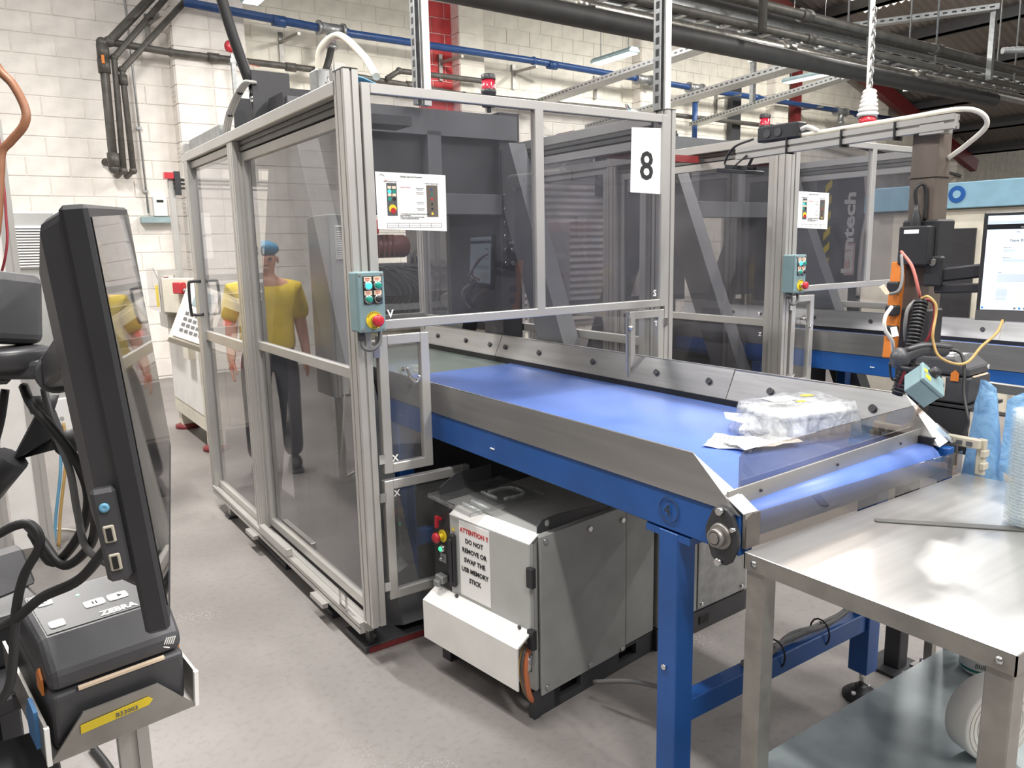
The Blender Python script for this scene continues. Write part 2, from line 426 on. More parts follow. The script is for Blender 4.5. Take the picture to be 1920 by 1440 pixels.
# pitched roof falling to the right, valley, next bay rising again
def roof_z(x): return 6.34-.33*(x-14.1)
sk = (12.7, 15.35, 8.62, 9.66)     # skylight
rt = corrug((3, -5, roof_z(3)+.16), (0, 13.62, 0), (19, 0, -.33*19), 85, .03, (.313, 0, .95), 'roof', 'ceiling')
rt['kind'] = 'structure'
def roof_piece(x0, x1, y0, y1, name='roof_sheet', m='roof'):
    return corrug((x0, y0, roof_z(x0)+.16), (0, y1-y0, 0), (x1-x0, 0, -.33*(x1-x0)), max(2, round((y1-y0)/.16)), .03, (.313, 0, .95), m, name, rt)
roof_piece(3, sk[0], sk[2], sk[3]); roof_piece(sk[1], 22, sk[2], sk[3]); roof_piece(3, 22, sk[3], YW+.2)
roof_piece(sk[0], sk[1], sk[2], sk[3], 'skylight', 'skylight')
corrug((22, -5, roof_z(22)+.16), (0, 15.9, 0), (12, 0, .33*12), 98, .03, (-.313, 0, .95), 'roof', 'roof_sheet', rt)
for i, x in enumerate([4.2, 6.2, 8.2, 10.1, 11.8, 13.3, 14.8, 16.2, 17.6, 19.0, 20.4, 21.7, 23.4, 25.2, 27]):
    z = roof_z(x)+.1 if x < 22 else roof_z(22)+.33*(x-22)+.1
    q = MB().b(x-.04, x+.04, -5, YW, z-.24, z-.02); q.b(x-.04, x+.1, -5, YW, z-.24, z-.21); q.build('purlin', 'purlin', rt)
q = MB().bar((3, 10.45, roof_z(3)-.3), (22, 10.45, roof_z(22)-.3), .16, .3); q.build('rafter', 'dark_red', rt)
q = MB().bar((14.6, 10.62, 0), (14.6, 10.62, roof_z(14.6)-.3), .16, .16, (0, 1, 0)); o = q.build('wall_column', 'dark_red'); tag(o, 'dark red steel column against the white block wall behind the second cell', 'column')

# ================================================================== guard cell around the robot
def frame_rect(mb, x0, x1, z0, z1, y0, y1, t, axis='x'):
    # four bars of a door / window frame; axis 'x': frame lies in the XZ plane, 'y': in the YZ plane
    def bb(a0, a1, c0, c1):
        mb.b(a0, a1, y0, y1, c0, c1) if axis == 'x' else mb.b(y0, y1, a0, a1, c0, c1)
    bb(x0, x0+t, z0, z1); bb(x1-t, x1, z0, z1); bb(x0+t, x1-t, z0, z0+t); bb(x0+t, x1-t, z1-t, z1); return mb
def cell(label):
    t = thing('robot_cell_guard', label, 'safety guard', (1.93, 3.8, 0), 'aluminium guard cells')
    # corner posts
    for (x, y0, z0, z1) in ((1.138, 2.60, .165, 2.205), (1.138, 4.96, .11, 2.14), (2.68, 2.60, .12, 2.19), (2.68, 4.96, .1, 2.14)):
        p = MB().prof((x, y0+.045, z0), (x, y0+.045, z1), .054, .09, X3).build('post', 'alu', t)
        MB().b(x-.027, x+.027, y0, y0+.09, z1, z1+.005).build('post_cap', 'slot', p)
    for x in (1.138, 2.68):
        MB().prof((x, 4.05, .15), (x, 4.05, 2.13), .05, .09, X3).build('post', 'alu', t)
    # feet under the posts
    for (x, y) in ((1.15, 4.74), (2.68, 4.74), (2.68, 2.66)):
        q = MB().m('alu'); q.prof((x, y, .012), (x, y, .12), .045, .045, X3); q.m('black_steel').b(x-.04, x+.04, y-.04, y+.04, 0, .012); q.build('foot', 'alu', t)
    MB().b(1.15, 1.17, 2.735, 2.775, .03, .11).build('foot', 'black_steel', t)
    # top beams and tracks on both sides, cross beams
    for s, x in ((1, 1.15), (-1, 2.68)):
        MB().b(x-.04, x+.04, 2.69, 5.09, 2.132, 2.18).build('top_beam', 'alu', t, .003)
        MB().prof((x+.02*s, 2.70, 2.106), (x+.02*s, 5.05, 2.106), .05, .045, X3).build('door_track', 'alu_dark', t)
        MB().b(x-.04, x+.04, 2.684, 2.69, 2.132, 2.18).build('end_cap', 'mid_plastic', t)
        MB().prof((x-.02*s, 2.71, .122), (x-.02*s, 5.0, .122), .06, .045, X3).build('bottom_rail', 'alu', t)
        # fixed panel and sliding door
        fx0, fx1 = (x-.018, x+.014)
        q = frame_rect(MB(), 4.12, 5.0, .145, 2.125, fx0, fx1, .036, 'y'); q.b(fx0, fx1, 4.15, 4.97, 1.075, 1.13); q.build('panel_frame', 'alu', t, .002)
        for z0, z1 in ((.18, 1.076), (1.129, 2.09)): MB().b(x-.004, x+.002, 4.15, 4.97, z0, z1).build('pane', 'pane', t)
        q = frame_rect(MB(), 2.72, 4.0, .17, 2.078, fx0+.02*s, fx1+.02*s, .042, 'y'); q.b(fx0+.02*s, fx1+.02*s, 2.76, 3.96, 1.11, 1.152); q.build('door_frame', 'alu', t, .002)
        for z0, z1 in ((.21, 1.112), (1.151, 2.037)): MB().b(x+.016*s, x+.022*s, 2.76, 3.96, z0, z1).build('pane', 'pane', t)
    MB().prof((1.165, 5.0, 2.12), (2.655, 5.0, 2.12), .045, .045, Y3).build('cross_beam', 'alu', t)
    MB().prof((1.165, 5.0, 1.12), (2.655, 5.0, 1.12), .045, .045, Y3).build('cross_beam', 'alu', t)
    # bottom rail stops, latch, end bracket
    MB().b(1.09, 1.12, 3.55, 3.98, .145, .185).build('rail_stop', 'alu', t, .003)
    q = MB(); q.b(1.095, 1.103, 2.83, 2.90, .15, .155); q.b(1.095, 1.103, 2.83, 2.90, .215, .22); q.b(1.095, 1.103, 2.83, 2.836, .15, .22); q.b(1.095, 1.103, 2.895, 2.90, .15, .22); q.build('latch', 'chrome', t)
    MB().b(1.075, 1.10, 3.05, 3.2, .08, .1).build('rail_bracket', 'alu', t); MB().b(1.075, 1.10, 4.05, 4.2, .08, .1).build('rail_bracket', 'alu', t)
    # ribbed corner bracket on top of the near post
    q = MB(); q.prism([(1.125, 2.70, 2.18), (1.125, 2.80, 2.18), (1.125, 2.70, 2.245)], (.04, 0, 0)); q.build('corner_bracket', 'alu', t)
    for k in range(4): q = MB().bar((1.121, 2.705+k*.022, 2.183), (1.121, 2.705+k*.022+.012, 2.235-k*.015), .004, .006); q.build('rib', 'chrome', t)
    q = MB(); q.prism([(1.11, 5.0, 2.18), (1.11, 5.1, 2.18), (1.11, 5.0, 2.235)], (.06, 0, 0)); q.build('corner_bracket', 'alu', t)
    MB().b(1.14, 1.165, 4.3, 4.98, 2.18, 2.25).build('cable_trunk', 'galv', t)
    # black U handle at the far edge of the left panel
    MB().tube([(1.132, 4.96, 1.23), (1.08, 4.965, 1.23), (1.062, 4.965, 1.25), (1.062, 4.965, 1.41), (1.08, 4.965, 1.43), (1.132, 4.96, 1.43)], .009, 8, 5).build('handle', 'black_plastic', t)
    # front window with mullion
    q = frame_rect(MB(), 1.172, 2.652, 1.31, 2.166, 2.595, 2.627, .034); q.b(1.911, 1.954, 2.595, 2.627, 1.34, 2.135); q.build('window_frame', 'alu', t, .002)
    MB().b(1.205, 1.912, 2.608, 2.613, 1.343, 2.133).build('pane', 'pane_front', t); MB().b(1.953, 2.619, 2.608, 2.613, 1.343, 2.133).build('pane', 'pane_front', t)
    # small hinged doors below the window, left of the belt, and one on the right
    def door(x0, x1, z0, z1, letter, lx, lz, hinge):
        fr = frame_rect(MB(), x0, x1, z0, z1, 2.597, 2.627, .036).build('hatch_frame', 'alu', t, .002)
        MB().b(x0+.034, x1-.034, 2.608, 2.612, z0+.034, z1-.034).build('pane', 'clear', fr)
        if letter: text(letter, .034, 'paper', (lx, 2.6065, lz), X3, Z3, fr, 'letter_sticker', bold=.001)
        for z in (z0+.06, z1-.06): MB().b(hinge-.012, hinge+.012, 2.592, 2.60, z-.018, z+.018).build('hinge', 'chrome', fr)
        return fr
    d = door(1.19, 1.398, .766, 1.288, 'X', 1.228, .808, 1.18)
    q = MB().m('chrome'); q.cyl((1.29, 2.608, 1.155), (1.29, 2.575, 1.155), .008, 10); q.tube([(1.29, 2.575, 1.165), (1.30, 2.57, 1.13), (1.325, 2.57, 1.105), (1.34, 2.572, 1.13)], .006, 7); q.build('hook', 'chrome', d)
    door(1.187, 1.56, .262, .738, 'X', 1.228, .67, 1.178)
    d = door(2.43, 2.648, .30, 1.297, 'T', 2.595, 1.22, 2.655)
    MB().b(2.418, 2.43, 2.59, 2.60, .5, 1.27).build('latch_bar', 'steel_dull', d); MB().ball((2.424, 2.585, 1.225), .012).build('bolt_head', 'chrome', d)
    for s, x, z in (('V', 1.236, 1.352), ('S', 2.585, 1.36)): text(s, .04, 'paper', (x, 2.6065, z), X3, Z3, t, 'letter_sticker', bold=.001)
    text('Z', .03, 'paper', (1.162, 2.80, 1.05), -Y3, Z3, t, 'letter_sticker', bold=.001); text('Y', .03, 'paper', (1.162, 2.81, 1.17), -Y3, Z3, t, 'letter_sticker', bold=.001)
    return t
cell1 = cell('silver aluminium guard cell with clear panels carrying the large number 8 sign')

# black steel robot pedestal inside the cell
def pedestal(label):
    t = thing('robot_pedestal', label, 'machine frame', (1.93, 3.75, 0), 'black steel pedestals inside the guard cells')
    for x0, x1 in ((1.28, 1.43), (2.49, 2.63)):
        MB().b(x0, x1, 3.72, 3.92, .03, 2.33).build('column', 'black_steel', t, .004)
        xm = (x0+x1)/2
        for sgn, top, bot in ((-1, 3.74, 2.82), (1, 3.9, 4.75)):
            q = MB().bar((xm, top, 2.12), (xm, bot, .03), .11, .2, (0, 1, .45)); q.build('brace', 'grey_steel', t)
        MB().b(x0-.06, x1+.02, 2.95, 4.9, .03, .13).build('base_beam', 'black_steel', t)
    MB().b(1.30, 2.6, 3.70, 3.74, 2.18, 2.31).build('top_beam', 'grey_steel', t); MB().b(1.43, 2.6, 3.74, 3.9, 2.2, 2.3).build('top_beam', 'black_steel', t)
    MB().b(1.43, 2.49, 3.70, 3.82, 1.775, 1.885).build('cross_beam', 'grey_steel', t, .003)
    MB().b(1.43, 2.49, 3.76, 3.8, 1.885, 2.2).build('back_plate', 'black_steel', t)
    for x in (1.54, 2.03): MB().b(x, x+.08, 3.70, 3.76, 1.885, 2.2).build('stiffener', 'grey_steel', t)
    MB().b(1.43, 2.49, 3.74, 3.86, .55, .68).build('cross_beam', 'black_steel', t)
    MB().b(2.2, 2.49, 3.80, 3.84, 1.2, 1.775).build('side_plate', 'black_steel', t)
    MB().b(1.43, 1.60, 3.80, 3.84, 1.2, 1.775).build('side_plate', 'black_steel', t)
    MB().b(1.52, 2.38, 3.14, 4.7, .03, .8).build('dark_filler_box', 'black_steel', t, .01)  # black box added to darken the view through the lower panes
    # plates standing above the guard
    MB().b(1.215, 1.40, 3.94, 3.955, 2.0, 2.46).build('cover_plate', 'black_steel', t)
    MB().b(1.235, 1.34, 4.35, 4.365, 1.95, 2.40).build('cover_plate', 'black_steel', t)
    MB().b(1.40, 1.66, 3.955, 3.97, 2.2, 2.395).build('cover_plate', 'black_steel', t)
    MB().cyl((1.23, 4.0, 2.05), (1.23, 4.0, 2.42), .015).build('tie_rod', 'black_steel', t)
    for z in (2.2, 2.33): MB().ball((1.22, 3.96, z), .016).build('bolt_head', 'chrome', t)
    for k in range(6):
        for x in (2.515, 2.56):
            MB().cyl((x, 3.722, 1.88-k*.075), (x, 3.70, 1.88-k*.075), .014, 8).build('bolt_head', 'chrome', t)
    # thick floor plates
    for i, (x0, x1, y0, y1) in enumerate(((1.125, 1.46, 2.72, 2.93), (1.13, 1.46, 3.09, 3.24), (1.14, 1.46, 3.74, 4.3), (2.3, 2.66, 2.75, 2.98), (2.3, 2.66, 3.74, 4.3))):
        p = MB().b(x0, x1, y0, y1, 0, .03).build('base_plate', 'black_steel', t, .003)
        MB().cyl((x0+.06, y0+.06, .03), (x0+.06, y0+.06, .038), .014, 8).build('anchor', 'steel_dull', p)
    MB().b(1.14, 1.46, 2.716, 2.72, .002, .024).build('paint_edge', 'dark_red', t)
    return t
ped1 = pedestal('black steel robot pedestal with diagonal braces inside the cell marked 8')

# ------------------------------------------------------------------ belt conveyor through the cell front
def conveyor(label, full=True):
    t = thing('belt_conveyor', label, 'conveyor', (1.95, 2.3, 0), 'blue belt conveyors')
    x0, x1, ye = 1.448, 2.462, 1.16
    yb = 4.6
    # blue side beams
    for a, c in ((x0, x0+.05), (x1-.04, x1)):
        MB().prism([(a, ye, .85), (a, yb, .845), (a, yb, .957), (a, ye, .957)], (c-a, 0, 0)).build('side_beam', 'blue_paint', t, .003)
    MB().b(x0+.002, x0+.06, 1.32, 1.48, .825, .845).build('leg_flange', 'blue_paint', t)
    # belt with rounded nose
    prof = []
    for k in range(9):
        a = -PI/2+PI*k/8; prof.append((1.215-.048*math.cos(a), .912+.05*math.sin(a)))
    q = MB(); nb = len(prof); vs = []
    line = [(3.52, .862)]+prof+[(3.52, .962)]
    for x in (x0+.035, x1-.06): vs += [(x, y, z) for y, z in line]
    n = len(line); q.add(vs, [(k, k+1, n+k+1, n+k) for k in range(n-1)]+[(n-1, 0, n, 2*n-1)]+[tuple(range(n))[::-1], tuple(range(n, 2*n))], True)
    q.sm[-1] = q.sm[-2] = False; q.build('belt', 'belt_blue', t)
    MB().b(x0+.035, x1-.06, 3.54, yb, .9, .955).build('infeed_belt', 'belt_green', t)
    # left steel side plates, sloping down at the end
    q = MB(); q.prism([(x0-.004, ye, .953), (x0-.004, 1.31, 1.078), (x0-.004, 2.66, 1.073), (x0-.004, 2.66, .957), (x0-.004, 1.2, .957)], (.003, 0, 0)); q.build('side_plate', 'steel', t)
    q = MB(); q.prism([(x0-.002, 2.66, .957), (x0-.002, 2.66, 1.07), (x0-.002, yb, 1.07), (x0-.002, yb, .957)], (.003, 0, 0)); q.build('side_plate', 'steel', t)
    # sloping inner faces of the left plate
    q = MB(); q.prism([(x0-.001, 1.31, 1.078), (x0-.001, yb, 1.073), (x0+.05, yb, .968), (x0+.05, 1.31, .968)], (.002, 0, .001)); q.build('inner_plate', 'steel', t)
    q = MB(); q.prism([(x0-.003, ye, .953), (x0-.003, 1.31, 1.078), (x0+.05, 1.31, .968), (x0+.06, ye, .956)], (.0, .002, .002)); q.build('end_wing', 'steel', t)
    # right guard in three lengths, with bolts
    for i, (a, c) in enumerate(((1.325, 2.02), (2.024, 3.69), (3.694, yb))):
        q = MB(); q.prism([(x1, a, 1.097), (x1, c, 1.093), (x1-.052, c, .982), (x1-.052, a, .982)], (.003, 0, .001)); g = q.build('guard_plate', 'steel', t)
        MB().b(x1, x1+.012, a, c, 1.085, 1.1).build('guard_lip', 'steel_dull', g)
        ys = [(1.42, 1.83), (2.13, 2.43, 2.86, 3.30, 3.62), (3.78, 4.05, 4.4)][i]
        for y in ys: MB().cyl((x1-.027, y, 1.04), (x1-.034, y, 1.043), .0135, 12).build('bolt_head', 'black_steel', g)
    q = MB(); q.prism([(x1, 1.325, 1.097), (x1+.02, ye+.02, .975), (x1-.055, ye+.02, .96), (x1-.052, 1.325, .982)], (0, .002, .002)); q.build('end_wing', 'steel', t)
    MB().b(x1-.06, x1-.04, 1.2, yb, .955, .985).build('edge_seal', 'rubber', t)
    # end skirt, crossbar, smoked guard
    MB().b(x0+.004, x0+.06, ye-.012, ye-.004, .872, .956).build('end_skirt_corner', 'steel_dull', t)
    q = MB(); q.prism([(x0+.004, ye-.016, .872), (x1+.02, ye-.016, .872), (x1+.02, ye-.016, .945), (x0+.03, ye-.016, .958), (x0+.004, ye-.016, .945)], (0, .004, 0)); q.build('end_skirt', 'smoked', t)
    q = MB(); q.prism([(x0+.004, 1.20, 1.002), (x1+.045, 1.25, 1.006), (x1+.045, 1.25, .945), (x0+.004, 1.20, .95)], (0, .006, 0)); q.build('crossbar', 'steel_satin', t)
    q = MB(); q.prism([(x0-.002, 1.15, .958), (x0+.052, 1.15, .955), (x0+.052, 1.2, .985), (x0-.002, 1.2, .985)], (0, 0, .003)); q.build('crossbar_bracket', 'steel', t)
    q = MB(); q.prism([(x1+.0, 1.17, .965), (x1+.05, 1.17, .96), (x1+.04, 1.24, 1.01), (x1-.01, 1.24, 1.01)], (0, 0, .003)); q.build('crossbar_bracket', 'steel', t)
    q = MB(); q.prism([(x0+.075, 1.225, .966), (x1+.035, 1.268, .97), (x1+.035, 1.268, 1.072), (x1+.025, 1.268, 1.078), (x0+.09, 1.225, 1.084), (x0+.075, 1.225, 1.07)], (0, .005, 0)); q.build('end_guard', 'smoked', t)
    for fx in (.1, .45, .8):
        MB().cyl((x0+.03+fx*(x1-x0), 1.202+fx*.05, .98), (x0+.03+fx*(x1-x0), 1.196+fx*.05, .98), .004, 8).build('screw', 'black_steel', t)
    # nose roller shaft, flange bearing
    brg = MB(); brg.prism([(x0-.014, 1.205+.052*math.cos(a)*(1 if abs(math.cos(a)) < .75 else 1.0), .892+.06*math.sin(a)*(1.25 if abs(math.sin(a)) > .7 else .95)) for a in [2*PI*k/20 for k in range(20)]], (.014, 0, 0))
    brg = brg.build('flange_bearing', 'black_steel', t, .003)
    q = MB().m('steel_dull'); q.cyl((x0-.012, 1.205, .892), (x0-.022, 1.205, .892), .034, 24, .031); q.cyl((x0-.022, 1.205, .892), (x0-.040, 1.205, .892), .022, 24); q.m('black_steel').cyl((x0-.040, 1.205, .892), (x0-.0405, 1.205, .892), .017, 20); q.m('steel_dull').cyl((x0-.0405, 1.205, .892), (x0-.042, 1.205, .892), .014, 20); q.build('bearing_insert', 'steel_dull', brg)
    for dy, dz in ((0, .065), (0, -.065), (-.042, .03)):
        MB().cyl((x0-.01, 1.205+dy, .892+dz), (x0-.028, 1.205+dy, .892+dz), .010 if dy == 0 else .006, 6).build('bolt', 'chrome', brg)
    # legs, feet, rails
    legs = [(x0, 1.36), (x1-.07, 1.36), (x0, 3.0), (x1-.07, 3.0)]
    for i, (lx, ly) in enumerate(legs):
        lg = MB().b(lx, lx+.07, ly, ly+.07, .105, .845).build('leg', 'blue_paint', t, .003)
        MB().cyl((lx+.035, ly+.035, .03), (lx+.035, ly+.035, .11), .009, 10).build('foot_stud', 'chrome', lg)
        MB().lathe((lx+.035, ly+.035, 0), [(.062, 0), (.062, .012), (.045, .028), (.022, .034), (.022, .045), (0, .045)], 20).build('foot', 'black_plastic', lg)
        for s in (-1, 1): MB().cyl((lx+.035+s*.045, ly+.035, .02), (lx+.035+s*.045, ly+.035, .032), .009, 6).build('foot_bolt', 'chrome', lg)
    for ly in (1.37, 3.01): MB().b(x0+.07, x1-.07, ly, ly+.05, .27, .337).build('cross_rail', 'blue_paint', t, .003)
    MB().b(x0+.05, x1-.04, 1.5, yb, .846, .852).build('under_pan', 'steel_dull', t)
    c = thing_text = text('4', .045, 'slot', (x0-.006, 1.405, .89), -Y3, Z3, t, 'chalk_number')
    pts = [(x0-.003, 1.39+.034*math.cos(a), .905+.034*math.sin(a)) for a in [2*PI*k/16 for k in range(17)]]
    MB().tube(pts, .0012, 4, 1, False).build('chalk_ring', 'slot', t)
    MB().b(x0-.003, x0, 2.235, 2.26, .893, .897).build('scratch_mark', 'paper', t)
    MB().cyl((x0-.006, 1.40, .45), (x0, 1.40, .45), .008, 8).build('bolt', 'chrome', t)
    return t
conv1 = conveyor('blue framed belt conveyor with steel sides ending at the steel packing table')
# second cell, pedestal and conveyor further along the line
cell2 = copy_tree(cell1, None, OFF); cell2['label'] = 'silver aluminium guard cell further right, behind the post carrying the lit monitor'
ped2 = copy_tree(ped1, None, OFF); ped2['label'] = 'black steel robot pedestal inside the guard cell further right'
conv2 = copy_tree(conv1, None, OFF); conv2['label'] = 'blue framed belt conveyor further right, passing behind the label printer and blue bags'

# ================================================================== robot controllers under the conveyor
def RZ(a, p): return Matrix.Translation(Vector(p)) @ Matrix.Rotation(a, 4, 'Z')
CA = math.radians(8); CN = (1.41, 1.97, 0); CX = RZ(CA, CN)
cu = CX.to_3x3() @ X3; cv = CX.to_3x3() @ Y3
def cl(*p): return CX @ Vector(p)
def mbx(x=CX):
    q = MB(); q.xf = x; return q
t = thing('robot_controller', 'grey robot controller cabinet with warning notice, under the near belt beside the cell', 'controller', CX @ Vector((.33, .28, 0)))
q = mbx(); q.b(.10, .13, .0, .55, 0, .085); q.b(.0, .03, -.004, .022, 0, .085); q.b(.03, .66, 0, .02, 0, .03); q.b(.03, .66, 0, .02, .075, .085)
for a, c in ((.03, .13), (.235, .45), (.555, .66)): q.b(a, c, 0, .02, .03, .075)
q.b(.03, .66, .5, .55, 0, .085); q.b(.64, .66, .02, .5, 0, .085); q.build('skid', 'black_steel', t)
mbx().b(.03, .655, .02, .54, .086, .64).build('body', 'grey_paint', t)
s = mbx().b(.035, .483, -.006, .004, .075, .65).build('side_panel', 'cabinet_side', t, .002)
for a, z in ((.06, .63), (.28, .615), (.46, .60), (.06, .1), (.28, .095), (.46, .09)): mbx().cyl((a, -.005, z), (a, -.013, z), .010, 8).build('screw', 'chrome', s)
mbx().b(.487, .657, -.004, .006, .09, .65).build('side_panel', 'cabinet_side', t, .002)
d = mbx().b(-.004, .016, .005, .432, .27, .632).build('door', 'grey_paint', t, .003)
q = mbx(); q.prism([(-.004, .005, .632), (-.004, .432, .632), (.035, .432, .655), (.035, .005, .655)], (.01, 0, .002)); q.build('door_top_edge', 'white_paint', d)
q = mbx(); q.b(-.022, -.004, .392, .418, .36, .565); q.b(-.03, -.022, .397, .413, .375, .55); q.build('handle', 'black_plastic', d, .004)
for z in (.52, .30): mbx().b(-.016, .004, -.018, .012, z-.035, z+.035).build('hinge', 'black_plastic', d, .002)
q = mbx(); q.prism([(-.006, .40, .575), (-.006, .415, .575), (-.006, .4075, .592)], (-.001, 0, 0)); q.build('warning_mark', 'yellow', d)
# control strip
st = mbx().b(.0, .03, .437, .535, .33, .66).build('control_strip', 'black_plastic', t)
q = mbx().m('yellow'); q.cyl((-.001, .478, .535), (-.004, .478, .535), .024, 18); q.m('yellow').cyl((-.004, .478, .535), (-.024, .478, .535), .011, 12); q.m('red').lathe((0, 0, 0), [(0, 0)], 3) if False else None
q.build('stop_plate', 'yellow', st); mbx().lathe((-.024, .478, .535), [(.008, 0), (.019, .003), (.021, .011), (.017, .018), (0, .02)], 18, (-1, 0, 0)).build('stop_button', 'red', st)
mbx().lathe((-.001, .477, .487), [(.013, 0), (.013, .014), (.0, .014)], 14, (-1, 0, 0)).build('lamp_bezel', 'chrome', st)
mbx().lathe((-.013, .477, .487), [(.010, 0), (.009, .006), (0, .008)], 14, (-1, 0, 0)).build('green_button', 'green_lit', st)
q = mbx().b(-.004, 0, .46, .495, .43, .465); q.build('key_switch', 'galv', st); mbx().cyl((-.004, .478, .447), (-.02, .478, .447), .006, 8).build('key', 'chrome', st)
q = mbx(); q.bar((-.002, .485, .60), (-.02, .487, .61), .012, .012); q.bar((-.02, .487, .615), (-.02, .49, .57), .012, .01, (1, 0, 0)); q.build('rotary_handle', 'red', st)
q = mbx(); q.b(-.03, 0, .455, .5, .355, .385); q.b(-.045, -.03, .462, .492, .345, .37); q.build('usb_cover', 'galv', st, .003)
# sloping lower cover
q = mbx(); q.prism([(-.005, .0, .327), (-.072, .0, .288), (-.072, .0, .135), (-.066, .0, .135), (-.066, .0, .284), (-.003, .0, .321)], (0, .525, 0)); q.build('lower_cover', 'white_paint', t)
for y in (.05, .39): mbx().cyl((-.01, y, .322), (-.016, y, .332), .006, 8).build('screw', 'black_steel', t)
for k, (m, r) in enumerate((('cable_yellow', .005), ('cable_grey', .009), ('cable_orange', .010))):
    q = mbx(); q.tube([(.015, .05-k*.012, .27), (-.02, .045-k*.015, .2), (-.015, .03-k*.012, .1), (.02, .02-k*.004, .05)], r, 8); q.build('cable', m, t)
mbx().cyl((.0, .024, .235), (-.012, .015, .18), .016, 12).build('connector', 'chrome', t)
q = mbx(); q.prism([(.04, .01, .655), (.47, .01, .655), (.47, .01, .67), (.15, .01, .70), (.06, .01, .70), (.04, .01, .68)], (0, .004, 0)); q.build('lifting_plate', 'black_steel', t)
q = mbx(); q.cyl((.085, .009, .683), (.085, .016, .683), .011, 12); q.build('lifting_hole', 'cabinet_side', t)
q = mbx(); q.prism([(.04, .54, .64), (.3, .54, .64), (.3, .54, .74), (.12, .54, .74), (.04, .54, .70)], (0, .004, 0)); q.build('rear_plate', 'black_steel', t)
# notice on the door
nt_ = mbx().b(-.0065, -.0045, .205, .372, .34, .625); nt_ = nt_.build('warning_notice', 'paper'); recenter(nt_, cl(-.006, .29, .34)); tag(nt_, 'white paper notice reading ATTENTION taped to the grey controller door', 'notice')
for i, (s, m) in enumerate((('ATTENTION !!', 'ink_red'), ('DO NOT', 'ink'), ('REMOVE OR', 'ink'), ('SWAP THE', 'ink'), ('USB MEMORY', 'ink'), ('STICK', 'ink'))):
    text(s, .0245, m, cl(-.0075, .288, .585-i*.037), -cv, Z3, nt_, 'lettering', 'CENTER', bold=.0005)
# clear plastic lid lying on the controller
q = mbx(); q.b(.0, .34, .25, .56, .66, .664)
lid = thing('moulded_cover', 'clear moulded plastic lid lying on the grey controller under the belt', 'lid', cl(.15, .4, .657))
LX = CX @ Matrix.Translation((.13, .39, .664)) @ Matrix.Rotation(math.radians(-4), 4, 'Z') @ Matrix.Rotation(math.radians(1.5), 4, 'X')
q = MB(); q.xf = LX; q.b(-.15, .2, -.12, .16, 0, .003); q.build('sheet', 'clear', lid, .002)
for (a, b_, c, d_) in ((-.15, .2, -.12, -.112), (-.15, .2, .152, .16), (-.15, -.142, -.12, .16), (.192, .2, -.12, .16)):
    q = MB(); q.xf = LX; q.b(a, b_, c, d_, .001, .016); q.build('rim', 'clear', lid, .003)
for (x, y, l) in ((-.09, -.05, .11), (-.05, -.05, .11), (.04, .02, .09)):
    q = MB(); q.xf = LX; q.tube([(x, y-l/2, .006), (x, y+l/2, .006)], .006, 8, 1); q.build('moulded_rib', 'tub', lid)
q = MB(); q.xf = LX; q.tube([(.06, -.05, .006), (.15, -.05, .006), (.17, .0, .006), (.15, .05, .006), (.06, .05, .006)], .005, 8, 5); q.build('moulded_rib', 'tub', lid)

# second controller behind it
CX2 = RZ(math.radians(3), (2.03, 2.05, 0))
t = thing('robot_controller', 'grey controller cabinet further back, seen between the blue leg and the steel table leg', 'controller', (2.3, 2.3, 0))
q = mbx(CX2); q.b(.05, .62, 0, .5, .09, .66); q.build('body', 'cabinet_side', t, .004)
q = mbx(CX2); q.b(.04, .63, -.005, .02, 0, .09); q.b(.04, .63, .48, .5, 0, .09); q.b(.04, .06, .02, .48, 0, .09); q.b(.61, .63, .02, .48, 0, .09); q.build('skid', 'black_steel', t)
mbx(CX2).b(.06, .28, -.006, 0, .1, .65).build('side_panel', 'cabinet_side', t, .002); mbx(CX2).b(.285, .61, -.008, 0, .1, .65).build('side_panel', 'galv', t, .002)
for a, z in ((.31, .12), (.58, .12), (.31, .62), (.58, .62)): mbx(CX2).cyl((a, -.008, z), (a, -.015, z), .008, 8).build('screw', 'chrome', t)
mbx(CX2).b(.3, .36, -.009, -.004, .03, .065).build('fork_slot', 'rubber', t)
q = MB(); q.tube([(1.62, 1.9, .1), (1.66, 1.75, .16), (1.75, 1.55, .19), (1.95, 1.45, .24), (2.05, 1.42, .35)], .008, 7); one(q, 'cable', 'cable_grey', 'grey cable drooping from the controllers to the blue cross rail', 'cable')

# ------------------------------------------------------------------ cable bundle tied along the conveyor's blue cross rail
t = thing('cable_bundle', 'bundle of grey cables tied along the blue cross rail', 'cables', (2.05, 1.39, .337))
for k in range(6):
    q = MB(); j = lambda: random.uniform(-.012, .012)
    q.tube([(1.78+j(), 1.40+j(), .345), (1.9+j(), 1.39+j(), .352+j()*.3), (2.02+j(), 1.40+j(), .36+j()*.3), (2.15+j(), 1.39+j(), .36+j()*.3), (2.3+j(), 1.395+j(), .365), (2.44, 1.40, .38+.01*k)], .007, 7); q.build('cable', 'cable_grey', t)
for x in (1.93, 2.16): q = MB(); q.tube([(x, 1.395+.036*math.cos(a), .33+.046*math.sin(a)) for a in [2*PI*k/14 for k in range(15)]], .003, 5, 1, False); q.build('cable_tie', 'rubber', t)

